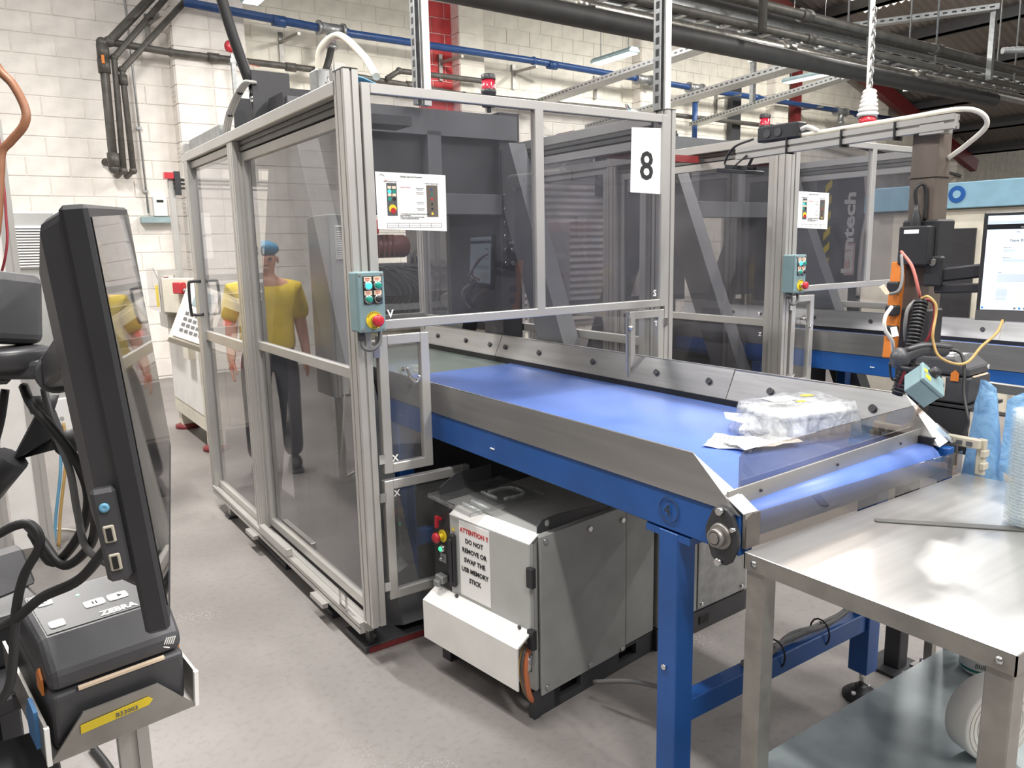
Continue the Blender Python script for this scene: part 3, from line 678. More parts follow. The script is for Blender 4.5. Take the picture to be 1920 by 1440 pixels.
# ================================================================== steel packing table
t = thing('packing_table', 'brushed stainless steel packing table with lower shelf at the conveyor end', 'table', (1.95, .85, 0))
tx0, tx1, ty0, ty1, tz = 1.444, 2.495, .545, 1.142, .87
MB().b(tx0, tx1, ty0, ty1, tz-.004, tz).build('tabletop', 'table_steel', t, .0015)
q = MB(); q.b(tx0, tx0+.003, ty0, ty1, tz-.042, tz-.003); q.b(tx1-.003, tx1, ty0, ty1, tz-.042, tz-.003); q.b(tx0, tx1, ty0, ty0+.003, tz-.042, tz-.003); q.b(tx0, tx1, ty1-.003, ty1, tz-.042, tz-.003); q.build('apron', 'steel_dull', t)
for (x, y) in ((tx0+.004, ty1-.054), (tx0+.004, ty0+.004), (tx1-.054, ty1-.054), (tx1-.054, ty0+.004)):
    l = MB().b(x, x+.05, y, y+.05, 0, tz-.005).build('leg', 'steel_dull', t, .003)
    if x < 1.6: MB().lathe((tx0, y+.025, tz-.022), [(.008, 0), (.007, .004), (0, .005)], 10, (-1, 0, 0)).build('bolt', 'chrome', l)
MB().b(tx0+.01, tx1-.01, ty0+.01, ty1-.01, .288, .30).build('lower_shelf', 'shelf_steel', t, .002)
# things on and under the table
q = MB(); q.xf = Matrix.Translation((0, 0, 0))
a_, b_ = Vector((1.879, 1.072, 0.874)), Vector((2.12, 0.797, 0.874)); dd = (b_-a_).normalized(); nn = dd.cross(Z3)
pts = [a_+nn*.008+dd*.004, a_+nn*.004, a_, a_-nn*.004, a_-nn*.008+dd*.004]; q.prism([a_+dd*.006+nn*.011, a_+nn*.006, a_-nn*.006, a_+dd*.006-nn*.011, b_-nn*.015, b_+nn*.015], (0, 0, -.0025))
one(q, 'steel_strip', 'alu_dark', 'long thin steel scraper blade lying on the packing table', 'scraper')
sx, sy = 2.155, .815
for k in range(34):
    z = .8705+k*.0085; q = MB(); n = 20; r0, r1 = .052, .056
    q.lathe((sx, sy, z), [(.030, .002), (r0, .002), (r1, .0085), (r1+.006, .0105), (r1+.006, .0125)] if k < 33 else [(0, .002), (r0, .002), (r1, .012), (r1+.006, .016), (r1+.006, .018)], n)
    if k == 0: tub0 = one(q, 'clear_tub_lid', 'tub', 'clear round plastic tub lid in the tall stack at the right end of the table', 'lid', 'stacked clear tub lids on the table')
    elif k < 33: o = tub0.copy(); o.location.z = tub0.location.z+k*.0085; COL.objects.link(o)
    else: one(q, 'clear_tub_lid', 'tub', 'clear round plastic tub lid topping the tall stack on the table', 'lid', 'stacked clear tub lids on the table')
# jug under the table
jx, jy = 2.39, 1.0
t = thing('plastic_jug', 'white plastic bottle with green banded label on the lower shelf', 'bottle', (jx, jy, .3))
q = MB(); q.lathe((jx, jy, .302), [(0, 0), (.05, 0), (.058, .008), (.058, .13), (.05, .15), (.022, .18), (.02, .2), (0, .2)], 24); q.build('bottle', 'white_paint', t)
q = MB(); q.lathe((jx, jy, .315), [(.0585, 0), (.0585, .008)], 24); q.build('label_band', 'green_dark', t)
q = MB(); q.lathe((jx, jy, .50), [(.023, 0), (.023, .03), (0, .03)], 16); q.build('cap', 'paper', t)
cdir = (Vector((0, 0, 0))-Vector((jx, jy, 0))).normalized(); side_ = Vector((-cdir.y, cdir.x, 0)); q = MB()
for k in range(6): c0 = Vector((jx, jy, 0))+cdir*.058+side_*(-.012+k*.0045); q.add([c0+Z3*.33, c0+side_*.0022+Z3*.33, c0+side_*.0022+Z3*.345, c0+Z3*.345], [(0, 1, 2, 3)])
q.build('barcode', 'ink', t)
# white roll on the lower shelf
rx, ry = 1.985, .80
t = thing('film_roll', 'large white roll of tape standing on the lower shelf', 'roll', (rx, ry, .3))
ax = Vector((-.35, -.94, 0)).normalized(); c0 = Vector((rx, ry, .302+.105))
q = MB(); q.lathe(c0, [(.045, -.035), (.1, -.035), (.105, -.03), (.105, .03), (.1, .035), (.045, .035), (.045, -.035)], 36, ax); q.build('roll', 'white_paint', t)
for r in (.055, .068, .08, .092): q = MB(); q.tube([c0+ax*.0355+(perp(ax)[0]*math.cos(a)+perp(ax)[1]*math.sin(a))*r for a in [2*PI*k/36 for k in range(37)]], .0012, 4, 1, False); q.build('winding', 'cream', t)

# ------------------------------------------------------------------ wrapped parcel and papers on the belt
zb = .963
PX = RZ(math.radians(-14), (2.235, 1.575, zb))
t = thing('wrapped_tub', 'white tub wrapped in crinkled clear plastic on the blue belt', 'parcel', (2.235, 1.575, zb))
q = mbx(PX); q.b(-.15, .15, -.105, .105, 0, .075); q.build('tub', 'grey_paint', t, .02, 3)
q = mbx(PX); q.b(-.158, .158, -.113, .113, .068, .085); q.build('lid', 'grey_paint', t, .006, 2)
q = mbx(PX); n = 26; vs = []; fs = []; random.seed(3)
rows = [(1.16, .0), (1.2, .012), (1.10, .045), (1.06, .085), (.98, .104), (.55, .107), (.0, .106)]
for r, z in rows:
    for k in range(n):
        a = 2*PI*k/n; ca, sa = math.cos(a), math.sin(a)
        e = 1/max(abs(ca)/.17, abs(sa)/.125); e = .55*e+.45*math.hypot(.17*ca, .125*sa)*1.08
        w_ = 1+random.uniform(-.055, .055) if r > .5 else 1
        vs.append((ca*e*r*w_, sa*e*r*w_, max(0.001, z+(random.uniform(-.007, .007) if .01 < z else 0))))
fs = [(i*n+k, i*n+(k+1) % n, (i+1)*n+(k+1) % n, (i+1)*n+k) for i in range(len(rows)-1) for k in range(n)]
q.add(vs, fs, True); q.build('plastic_wrap', 'wrap', t)
q = mbx(PX); 
vs = [(-.15, .02, .07), (-.19, .06, .055), (-.235, .075, .075), (-.245, .05, .06), (-.2, .015, .045), (-.23, .0, .03), (-.16, -.03, .03)]
q.prism(vs, (.004, .002, -.004)); q.build('wrap_tail', 'wrap', t)
q = mbx(PX); q.b(-.09, .02, -.0, .07, .1095, .111); q.build('paper_slip', 'paper', t); q = mbx(PX); q.b(.06, .1, .03, .055, .11, .1115); q.build('yellow_sticker', 'yellow', t); q = mbx(PX); q.b(-.02, .01, -.035, -.02, .1095, .111); q.build('yellow_sticker', 'yellow', t)
def sheet(p, yaw, w_, h_, label, dark):
    x = RZ(yaw, p); q = mbx(x); n = 6; vs = []
    for j in range(n+1):
        for i in range(n+1): vs.append((-w_/2+w_*i/n, -h_/2+h_*j/n, .002+.006*math.sin(i*1.1+j*.8)**2+(.012*(i/n-.6)**2 if i > 3 else 0)))
    q.add(vs, [(j*(n+1)+i, j*(n+1)+i+1, (j+1)*(n+1)+i+1, (j+1)*(n+1)+i) for j in range(n) for i in range(n)], True)
    o = q.build('paper_sheet', 'paper'); recenter(o, p); tag(o, label, 'paper', 'loose papers on the belt')
    sm = o.modifiers.new('thick', 'SOLIDIFY'); sm.thickness = .0006
    q = mbx(x)
    for j in range(8): q.m('ink_grey').b(-w_*.38, w_*random.uniform(.1, .38), h_*(.36-j*.09), h_*(.36-j*.09)+.0022, .0105, .011)
    if dark: q.m('ink').b(-w_*.42, -w_*.3, -h_*.4, -h_*.28, .0105, .011)
    q.build('print', 'ink_grey', o)
sheet((1.945, 1.60, zb), math.radians(28), .17, .15, 'white printed sheet lying on the belt nearest the left plate, dark stamp showing', True)
sheet((1.99, 1.52, zb+.012), math.radians(-14), .22, .12, 'white printed sheet lying on the belt partly under the wrapped tub', False)

# ================================================================== control boxes, signs, beacons
def button_box(off, label):
    o3 = Vector(off); x0, x1, y0, y1, z0, z1 = 1.086, 1.186, 2.515, 2.597, 1.313, 1.523
    X = Matrix.Translation(o3)
    def g(): q = MB(); q.xf = X; return q
    t = thing('button_box', label, 'control box', o3+Vector((1.13, 2.56, z0)), 'teal button boxes on the guard posts')
    g().b(x0, x1, y0+.012, y1, z0, z1).build('body', 'teal_box', t, .006, 2); cv_ = g().b(x0, x1, y0, y0+.014, z0, z1).build('cover', 'teal_box', t, .004, 2)
    for x in (x0+.01, x1-.008):
        for z in (z0+.01, z1-.01): g().cyl((x, y0, z), (x, y0-.003, z), .005, 8).build('screw', 'steel_dull', cv_)
    bx = ((1.122, 1.476), (1.158, 1.476), (1.122, 1.429), (1.158, 1.429)); ms = ('cyan_lit', 'green_btn', 'green_btn', 'black_plastic')
    for (x, z), m in zip(bx, ms):
        p = g().b(x-.017, x+.017, y0-.003, y0, z-.017, z+.032).build('button_plate', 'black_plastic', cv_)
        g().b(x-.014, x+.014, y0-.0045, y0-.003, z+.014, z+.030).build('name_plate', 'label_cream', p)
        q = g().m('ink_red'); q.b(x-.010, x+.008, y0-.0052, y0-.0045, z+.0235, z+.0255); q.b(x-.008, x+.005, y0-.0052, y0-.0045, z+.018, z+.02); q.build('print', 'ink_red', p)
        g().lathe((x, y0-.003, z), [(.0155, 0), (.0155, .006), (.013, .008), (.0, .008)], 18, (0, -1, 0)).build('bezel', 'chrome', p)
        g().lathe((x, y0-.010, z), [(.0125, 0), (.012, .004), (.006, .006), (0, .006)], 18, (0, -1, 0)).build('button', m, p)
    sx_, sz_ = 1.141, 1.355
    p = g().cyl((sx_, y0, sz_), (sx_, y0-.003, sz_), .031, 28).build('stop_plate', 'yellow', cv_)
    for i, ch in enumerate('EMERGENCY'):
        a = math.radians(150-i*15); 
        text(ch, .008, 'ink', o3+Vector((sx_+.0245*math.cos(a), y0-.0035, sz_+.0245*math.sin(a))), Vector((math.sin(a), 0, -math.cos(a))), Vector((math.cos(a), 0, math.sin(a))), p, 'lettering', 'CENTER')
    text('STOP', .008, 'ink', o3+Vector((sx_, y0-.0035, sz_-.0285)), X3, Z3, p, 'lettering', 'CENTER')
    g().cyl((sx_, y0-.003, sz_), (sx_, y0-.022, sz_), .014, 16).build('stop_collar', 'chrome', p)
    g().lathe((sx_, y0-.02, sz_), [(.012, 0), (.019, .004), (.0215, .012), (.0205, .019), (.015, .023), (0, .0235)], 24, (0, -1, 0)).build('stop_button', 'red', p)
    g().cyl((1.108, 2.56, z0), (1.108, 2.56, z0-.03), .013, 12).build('gland', 'mid_plastic', t)
    g().tube([(1.108, 2.56, z0-.02), (1.112, 2.555, z0-.055), (1.14, 2.55, z0-.065), (1.172, 2.55, z0-.045), (1.182, 2.56, z0-.005)], .008, 8).build('cable_loop', 'cable_grey', t)
    return t
button_box((0, 0, 0), 'teal button box with emergency stop on the near guard post beside the start-up notice')
button_box(OFF, 'teal button box with emergency stop on the post of the guard cell further right')

def poster(off, label):
    o3 = Vector(off); X = Matrix.Translation(o3); y = 2.6035
    def g(): q = MB(); q.xf = X; return q
    t = thing('instruction_sheet', label, 'notice', o3+Vector((1.355, 2.605, 1.665)), 'start-up procedure sheets')
    s = g().add([(1.213, y, 1.87), (1.498, y, 1.866), (1.496, y, 1.661), (1.214, y, 1.671), (1.213, y+.001, 1.87), (1.498, y+.001, 1.866), (1.496, y+.001, 1.661), (1.214, y+.001, 1.671)], [(0, 3, 2, 1), (4, 5, 6, 7), (0, 1, 5, 4), (1, 2, 6, 5), (2, 3, 7, 6), (3, 0, 4, 7)]).build('sheet', 'paper', t)
    text('Machine Start Up Procedure', .0078, 'ink', o3+Vector((1.355, y-.0006, 1.853)), X3, Z3, t, 'lettering', 'CENTER')
    text('Robot Operator Panel', .0055, 'ink', o3+Vector((1.245, y-.0006, 1.835)), X3, Z3, t); text('Machine Operator Panel', .0055, 'ink', o3+Vector((1.41, y-.0006, 1.832)), X3, Z3, t)
    text('1. Safety Reset Button', .005, 'ink_red', o3+Vector((1.305, y-.0006, 1.817)), X3, Z3, t)
    text('1. Press Safety Reset Button (Robot Panel) until the\nlight is illuminated.\n2. Press the Stop Button (Machine Panel).\n3. Press & hold the Start Button', .0058, 'ink', o3+Vector((1.305, y-.0006, 1.722)), X3, Z3, t)
    # pictures of the two panels
    q = g(); q.m('mid_plastic').b(1.254, 1.294, y-.0008, y-.0004, 1.717, 1.832)
    for (x, z, m) in ((1.265, 1.812, 'label_cream'), (1.283, 1.812, 'label_cream'), (1.265, 1.786, 'label_cream'), (1.283, 1.786, 'label_cream')): q.m(m).b(x-.007, x+.007, y-.0012, y-.0008, z, z+.009)
    for (x, z, m) in ((1.265, 1.802, 'cyan_lit'), (1.283, 1.802, 'green_btn'), (1.265, 1.776, 'green_btn'), (1.283, 1.776, 'ink')): q.m(m).cyl((x, y-.0008, z), (x, y-.0013, z), .007, 12)
    q.m('yellow').cyl((1.275, y-.0008, 1.742), (1.275, y-.0012, 1.742), .015, 16); q.m('red').cyl((1.277, y-.0012, 1.735), (1.277, y-.0016, 1.735), .0105, 14)
    q.build('panel_picture', 'ink', t)
    q = g(); q.m('trunking').b(1.415, 1.462, y-.0008, y-.0004, 1.714, 1.828)
    for i, m in enumerate(('blue_pipe', 'green_dark', 'red', 'ink', 'ink', 'yellow')): q.m('chrome').cyl((1.437, y-.0008, 1.813-i*.0175), (1.437, y-.0011, 1.813-i*.0175), .0062, 12); q.m(m).cyl((1.437, y-.0011, 1.813-i*.0175), (1.437, y-.0014, 1.813-i*.0175), .0048, 12)
    q.build('panel_picture', 'ink', t)
    q = g().m('ink_grey')
    for i, z in enumerate((1.815, 1.80, 1.765, 1.742)): q.b(1.372, 1.405, y-.0008, y-.0003, z, z+.0018); q.b(1.376, 1.402, y-.0008, y-.0003, z-.005, z-.0036)
    q.m('ink'); q.b(1.25, 1.475, y-.0008, y-.0003, 1.69, 1.6908); q.b(1.25, 1.475, y-.0008, y-.0003, 1.682, 1.6825); q.b(1.25, 1.475, y-.0008, y-.0003, 1.675, 1.6756)
    for k in range(6): q.b(1.25+k*.045, 1.2506+k*.045, y-.0008, y-.0003, 1.675, 1.6908)
    q.build('table_lines', 'ink', t)
    q = g().m('ink'); q.tube([(1.228, y-.0006, 1.856), (1.236, y-.0006, 1.861), (1.248, y-.0006, 1.855)], .0007, 4); q.m('ink_red').tube([(1.246, y-.0006, 1.842), (1.256, y-.0006, 1.84), (1.264, y-.0006, 1.844)], .0006, 4); q.build('logo_swoosh', 'ink', t)
    return t
poster((0, 0, 0), 'white start-up procedure sheet with panel pictures, beside the near button box')
poster(OFF, 'white start-up procedure sheet on the window of the guard cell further right')
t = thing('number_sign', 'white sheet with a large black figure 8 on the cell window', 'sign', (2.53, 2.605, 1.82))
MB().add([(2.44, 2.603, 2.10), (2.629, 2.603, 2.108), (2.624, 2.603, 1.82), (2.434, 2.603, 1.825), (2.44, 2.6045, 2.10), (2.629, 2.6045, 2.108), (2.624, 2.6045, 1.82), (2.434, 2.6045, 1.825)], [(0, 3, 2, 1), (4, 5, 6, 7), (0, 1, 5, 4), (1, 2, 6, 5), (2, 3, 7, 6), (3, 0, 4, 7)]).build('sheet', 'paper', t)
text('8', .175, 'ink', (2.53, 2.602, 1.882), X3, Z3, t, 'numeral', 'CENTER', bold=.002)
def beacon(p, label):
    t = thing('signal_beacon', label, 'beacon', p, 'red signal beacons'); p = Vector(p)
    MB().cyl(p, p+Z3*.035, .012).build('stem', 'black_plastic', t); MB().lathe(p, [(0, .03), (.038, .03), (.04, .04), (.04, .095), (.042, .1), (.042, .118), (.04, .12)], 20).build('base', 'black_plastic', t)
    MB().lathe(p, [(.037, .118), (.037, .175), (0, .175)], 20).build('lens', 'red_lens', t); MB().lathe(p, [(.04, .172), (.04, .195), (.036, .2), (0, .2)], 20).build('cap', 'black_plastic', t)
beacon((2.455, 3.76, 2.33), 'red signal beacon on top of the pedestal, above the near cell window')
beacon((5.0, 3.9, 2.33), 'red signal beacon above the guard cell further right')

# ================================================================== operator station at the conveyor end (right)
px_, py_ = 2.71, 1.43
t = thing('station_post', 'brown trunking post on a bolted black foot beside the conveyor end', 'post', (px_, py_, 0))
MB().b(px_-.03, px_+.03, py_-.03, py_+.03, .012, 1.2).build('lower_column', 'black_steel', t, .003)
p = MB().b(px_-.085, px_+.085, py_-.085, py_+.085, 0, .012).build('base_plate', 'black_steel', t)
for sx_ in (-1, 1):
    for sy_ in (-1, 1): MB().cyl((px_+sx_*.065, py_+sy_*.065, .012), (px_+sx_*.065, py_+sy_*.065, .04), .008, 6).build('anchor_bolt', 'chrome', p)
MB().b(px_-.043, px_+.043, py_-.045, py_+.045, 1.2, 1.965).build('trunking', 'trunking', t, .004)
MB().b(px_-.047, px_+.047, py_-.05, py_+.05, 1.80, 1.806).build('strap', 'trunking', t)
MB().b(px_-.046, px_+.046, py_-.048, py_+.048, 1.965, 1.975).build('top_cap', 'cable_white', t)
MB().b(px_-.05, px_+.05, py_-.055, py_+.05, 1.05, 1.36).build('cable_cover', 'black_plastic', t, .006)
t = thing('overhead_rail', 'slotted aluminium rail reaching from the post top back over the conveyor', 'rail', (px_-.05, 1.8, 1.93))
MB().prof((2.66, 1.33, 1.968), (2.66, 2.2, 1.955), .04, .046, X3).build('profile', 'alu', t)
MB().b(2.642, 2.70, 1.36, 1.44, 1.935, 1.968).build('bracket', 'alu', t)
for y in (1.52, 1.72, 1.95): MB().b(2.634, 2.686, y, y+.006, 1.93, 1.99).build('cable_tie', 'rubber', t)
q = MB(); q.tube([(2.66, 2.05, 1.99), (2.66, 1.8, 1.996), (2.66, 1.5, 2.0), (2.67, 1.34, 2.005), (2.70, 1.28, 1.99), (2.73, 1.27, 1.95), (2.74, 1.33, 1.90), (2.73, 1.385, 1.86)], .008, 8); q.build('cable', 'cable_white', t)
t = thing('junction_box', 'black junction box with two round knockouts on the overhead rail', 'box', (2.66, 1.99, 1.99))
MB().b(2.632, 2.688, 1.90, 2.09, 1.985, 2.045).build('box', 'black_plastic', t, .006)
for y in (1.99, 2.04): MB().cyl((2.632, y, 2.015), (2.629, y, 2.015), .016, 14).build('knockout', 'dark_plastic', t)
MB().tube([(2.65, 1.90, 2.015), (2.65, 1.87, 2.02), (2.655, 1.83, 2.0)], .008, 7).build('cable_gland', 'cable_white', t)
t = thing('flood_light', 'small black flood light hanging under the end of the overhead rail', 'lamp', (2.66, 2.19, 1.87))
q = MB(); q.xf = Matrix.Translation((2.66, 2.19, 1.885)) @ Matrix.Rotation(math.radians(8), 4, 'X'); q.b(-.06, .06, -.075, .075, -.008, .008)
for k in range(6): q.b(-.03+k*.011, -.026+k*.011, -.06, .06, .008, .024)
q.build('housing', 'black_plastic', t, .002)
for s in (-1, 1): MB().bar((2.66+s*.05, 2.2, 1.89), (2.66+s*.02, 2.14, 1.945), .012, .004).build('bracket', 'black_steel', t)
MB().tube([(2.66, 2.24, 1.9), (2.66, 2.27, 1.93), (2.655, 2.22, 1.985), (2.65, 2.12, 2.005)], .005, 6).build('cable', 'cable_black', t)

# lit monitor
MTL = Vector((2.619, 1.203, 1.675)); MR = Vector((.30, -.954, 0)).normalized(); MU = Vector((.03, .07, 1)).normalized(); MU = (MU-MR*MU.dot(MR)).normalized(); MN = MR.cross(MU)
W2, H2 = .535, .335
def ml(a, b_, c=0): return MTL+MR*a-MU*b_+MN*c
MXF = Matrix((MR, MU, MN)).transposed().to_4x4(); MXF.translation = MTL
def gm(): q = MB(); q.xf = MXF; return q
t = thing('computer_monitor', 'computer monitor with a lit web form, on an arm at the post', 'monitor', ml(W2/2, H2, -.02))
gm().b(0, W2, -H2, 0, -.03, 0).build('housing', 'black_plastic', t, .004); gm().b(.0, W2, -H2, -H2+.032, 0, .003).build('chin', 'mid_plastic', t)
sc = gm().b(.012, W2-.012, -H2+.034, -.012, 0, .0015).build('screen', 'screen_lit', t)
q = gm(); q.m('screen_dark').b(.012, W2-.012, -.054, -.038, .0018, .002); q.m('screen_grey').b(.012, W2-.012, -.037, -.028, .0018, .002)
for (a, b_, w_, h_) in ((.06, -.115, .03, .008), (.06, -.145, .3, .008), (.05, -.19, .32, .025), (.05, -.235, .03, .025), (.05, -.262, .03, .008)): q.m('screen_grey').b(a, a+w_, b_-h_, b_, .0018, .002)
for r in range(4):
    for c_ in range(5): q.m('paper').b(.095+c_*.03, .122+c_*.03, -.255-r*.012+.01, -.245-r*.012+.01, .0018, .002)
for k in range(7): q.m('screen_blue' if k % 2 else 'ink_grey').b(.10+k*.013, .106+k*.013, -.298, -.292, .0018, .002)
q.m('screen_blue').b(.014, .02, -.298, -.292, .0018, .002)
q.build('page', 'screen_grey', sc)
text('New Request', .0125, 'ink', ml(.075, .092, .0022), MR, MU, sc, 'lettering'); text('Unplanned Maintenance', .006, 'paper', ml(.10, .05, .0024), MR, MU, sc, 'lettering'); text('Raised By', .005, 'ink', ml(.06, .111, .0022), MR, MU, sc, 'lettering'); text('Reference', .005, 'ink', ml(.06, .142, .0022), MR, MU, sc, 'lettering'); text('Asset', .005, 'ink', ml(.05, .187, .0022), MR, MU, sc, 'lettering'); text('Site', .006, 'ink', ml(.09, .064, .0022), MR, MU, sc, 'lettering')
t = thing('monitor_arm', 'black articulated arm holding the lit monitor to the post', 'monitor arm', (px_-.02, py_-.05, 1.45))
a0 = Vector((2.555, 1.333, 1.508)); a1 = Vector((2.619, 1.263, 1.498)); a2 = ml(.1, .17, -.06)
MB().b(px_-.055, px_+.055, py_-.07, py_+.055, 1.50, 1.66).build('clamp', 'black_plastic', t, .006)
MB().b(px_-.075, px_-.05, py_-.1, py_-.04, 1.44, 1.54).build('pivot', 'black_plastic', t, .006); MB().cyl((px_-.076, py_-.07, 1.52), (px_-.08, py_-.07, 1.52), .012, 14).build('pivot_bolt', 'chrome', t)
q = MB(); q.bar((px_-.05, py_-.075, 1.475), a2+Vector((-.02, .03, .0)), .028, .045); q.build('arm', 'black_plastic', t, .006)
q = MB(); q.bar((px_-.05, py_-.07, 1.43), a2+Vector((-.03, .03, -.06)), .02, .03); q.build('arm', 'black_plastic', t, .005)
q = gm(); q.b(.05, .15, -.22, -.12, -.055, -.03); q.build('mount_plate', 'black_plastic', t, .003)

# power supply and its plug, orange strip
t = thing('power_supply', 'black power supply box with plug and white label, high on the post', 'power supply', (px_-.08, py_, 1.52))
MB().b(px_-.1, px_-.045, py_-.06, py_+.04, 1.51, 1.64).build('box', 'black_plastic', t, .005)
MB().b(px_-.102, px_-.1, py_-.03, py_+.02, 1.615, 1.628).build('label', 'paper', t)
q = MB(); q.lathe((px_-.07, py_, 1.64), [(.018, 0), (.016, .03), (.009, .05), (.007, .07), (0, .07)], 12); q.build('plug', 'black_plastic', t)
MB().tube([(px_-.07, py_, 1.70), (px_-.075, py_+.005, 1.76), (px_-.055, py_-.012, 1.775), (px_-.048, py_-.02, 1.72), (px_-.05, py_-.02, 1.66)], .006, 7).build('lead', 'cable_black', t)
t = thing('power_strip', 'orange power strip standing against the left of the post', 'power strip', (px_-.105, py_+.03, 1.18))
MB().bar((px_-.115, py_+.035, 1.19), (px_-.075, py_+.045, 1.52), .04, .03, (1, 0, 0)).build('body', 'orange', t, .004)
for z in (1.27, 1.34, 1.42): MB().b(px_-.14, px_-.105, py_+.01, py_+.05, z, z+.035).build('plug', 'black_plastic', t, .005)

# cables around the post
def cab(pts, r, m, label, group='cables around the operator post'):
    q = MB(); q.tube(pts, r, 8, 7); return one(q, 'cable', m, label, 'cable', group)
cab([(2.47, 1.378, 1.558), (2.433, 1.319, 1.512), (2.421, 1.287, 1.439), (2.462, 1.302, 1.408)], .005, 'cable_red', 'salmon pink cable arching from the power supply down the post')
cab([(2.449, 1.365, 1.548), (2.404, 1.332, 1.479), (2.38, 1.328, 1.439), (2.365, 1.348, 1.428)], .005, 'cable_grey', 'grey cable with a cream tag hanging left of the post')
q = MB(); q.prism([(2.34, 1.37, 1.451), (2.353, 1.362, 1.459), (2.365, 1.348, 1.431), (2.354, 1.355, 1.426)], (0, -.002, 0)); one(q, 'cable_tag', 'label_cream', 'cream paper tag on the grey cable beside the post', 'tag')
cab([(2.366, 1.339, 1.389), (2.326, 1.335, 1.359), (2.322, 1.33, 1.321), (2.344, 1.319, 1.287), (2.373, 1.328, 1.246)], .006, 'cable_white', 'white cable looping out of the orange power strip')
q = MB(); q.prism([(2.335, 1.322, 1.327), (2.351, 1.312, 1.33), (2.353, 1.304, 1.301), (2.336, 1.315, 1.298)], (0, -.002, 0)); one(q, 'cable_tag', 'paper', 'white label wrapped on the looping white cable', 'tag')
cab([(2.425, 1.279, 1.414), (2.423, 1.257, 1.421), (2.429, 1.236, 1.399), (2.427, 1.231, 1.367), (2.404, 1.224, 1.32), (2.401, 1.22, 1.288), (2.399, 1.199, 1.244), (2.426, 1.164, 1.222), (2.46, 1.141, 1.227), (2.509, 1.129, 1.27), (2.562, 1.113, 1.308), (2.626, 1.126, 1.343)], .0042, 'cable_yellow', 'long yellow cable drooping from the post up to the lit monitor')
cab([(2.437, 1.282, 1.411), (2.442, 1.253, 1.406), (2.435, 1.239, 1.374), (2.417, 1.238, 1.309), (2.404, 1.26, 1.259), (2.363, 1.276, 1.202), (2.355, 1.293, 1.142)], .005, 'cable_maroon', 'dark red cable running down the front of the post')
cab([(2.437, 1.306, 1.404), (2.397, 1.304, 1.381), (2.384, 1.302, 1.332), (2.399, 1.305, 1.28)], .006, 'cable_grey', 'blue grey cable curving against the black post')
q = MB(); c_ = [(2.436, 1.283, 1.41), (2.398, 1.276, 1.316), (2.379, 1.281, 1.217), (2.367, 1.303, 1.113)]; q.tube(c_, .0165, 10, 10)
t = thing('corrugated_conduit', 'black corrugated conduit running down the post front', 'conduit', (2.5, 1.4, 1.1)); q.build('core', 'rubber', t)
pp = catmull(c_, 9); q = MB()
for i in range(1, len(pp)-1):
    d_ = (pp[i+1]-pp[i-1]).normalized(); q.cyl(pp[i]-d_*.003, pp[i]+d_*.003, .021, 10)
q.build('ridges', 'black_plastic', t)

# hand scanner in its cradle, flexible arm, teal switch box
t = thing('barcode_scanner', 'black handheld barcode scanner resting in a cradle ring', 'scanner', (2.363, 1.276, 1.202))
h0, h1, h2 = Vector((2.331, 1.281, 1.235)), Vector((2.384, 1.25, 1.261)), Vector((2.468, 1.216, 1.257))
q = MB(); q.ball(h0, .036, 16, (1, .8, .95)); q.build('head', 'dark_plastic', t)
q = MB(); q.tube([h0, h1, (h1+h2)/2, h2], .022, 12, 6); q.build('grip', 'dark_plastic', t)
q = MB(); q.tube([h0+Vector((0, -.02, .03)), h1+Vector((0, -.02, .016)), h2+Vector((0, -.02, .01))], .006, 8); q.build('light_stripe', 'mid_plastic', t)
q = MB(); q.tube([(2.469, 1.215, 1.257), (2.484, 1.178, 1.248), (2.469, 1.155, 1.205), (2.439, 1.135, 1.129), (2.408, 1.103, 1.056), (2.425, 1.118, 1.009)], .005, 7); q.build('cord', 'cable_black', t)
t = thing('scanner_cradle', 'black cradle ring and flexible arm under the barcode scanner', 'holder', (2.386, 1.285, 1.148))
q = MB(); c0 = Vector((2.343, 1.279, 1.212)); q.tube([c0+Vector((.03*math.cos(a), .03*math.sin(a), .008*math.sin(a))) for a in [2*PI*k/16 for k in range(17)]], .008, 7, 1, False); q.build('ring', 'black_plastic', t)
q = MB(); q.tube([(2.373, 1.281, 1.201), (2.424, 1.258, 1.198), (2.452, 1.235, 1.181), (2.481, 1.23, 1.135)], .014, 10); q.build('flexible_arm', 'rubber', t)
q = MB(); q.tube([(2.331, 1.314, 1.218), (2.329, 1.306, 1.177), (2.351, 1.301, 1.163), (2.378, 1.264, 1.194)], .004, 6); q.build('strap', 'black_plastic', t)
bc = Vector((2.282, 1.178, 1.171)); bn = Vector((.12, -.75, .66)).normalized(); by_ = Vector((-.5, .3, .7)); by_ = (by_-bn*by_.dot(bn)).normalized(); BXF = Matrix((by_.cross(bn), by_, bn)).transposed().to_4x4(); BXF.translation = bc
t = thing('switch_box', 'teal switch box with black rotary knob tilted at the conveyor end', 'control box', bc-Vector((0, 0, .04)))
def gb(): q = MB(); q.xf = BXF; return q
gb().b(-.045, .045, -.04, .04, -.035, .022).build('body', 'teal_box', t, .004, 2); gb().b(-.047, .047, -.042, .042, .022, .034).build('lid', 'teal_box', t, .003, 2)
gb().lathe((.02, .005, .034), [(.016, 0), (.016, .01), (.013, .022), (0, .022)], 16).build('knob', 'black_plastic', t)
gb().b(-.03, -.008, .012, .03, .034, .035).build('yellow_label', 'yellow', t); gb().b(-.0, .018, .024, .036, .034, .035).build('yellow_label', 'yellow', t)
q = gb(); q.tube([(.03, -.03, .0), (.05, -.05, -.02), (.055, -.04, -.05)], .007, 8); q.build('cable_gland', 'cable_white', t)

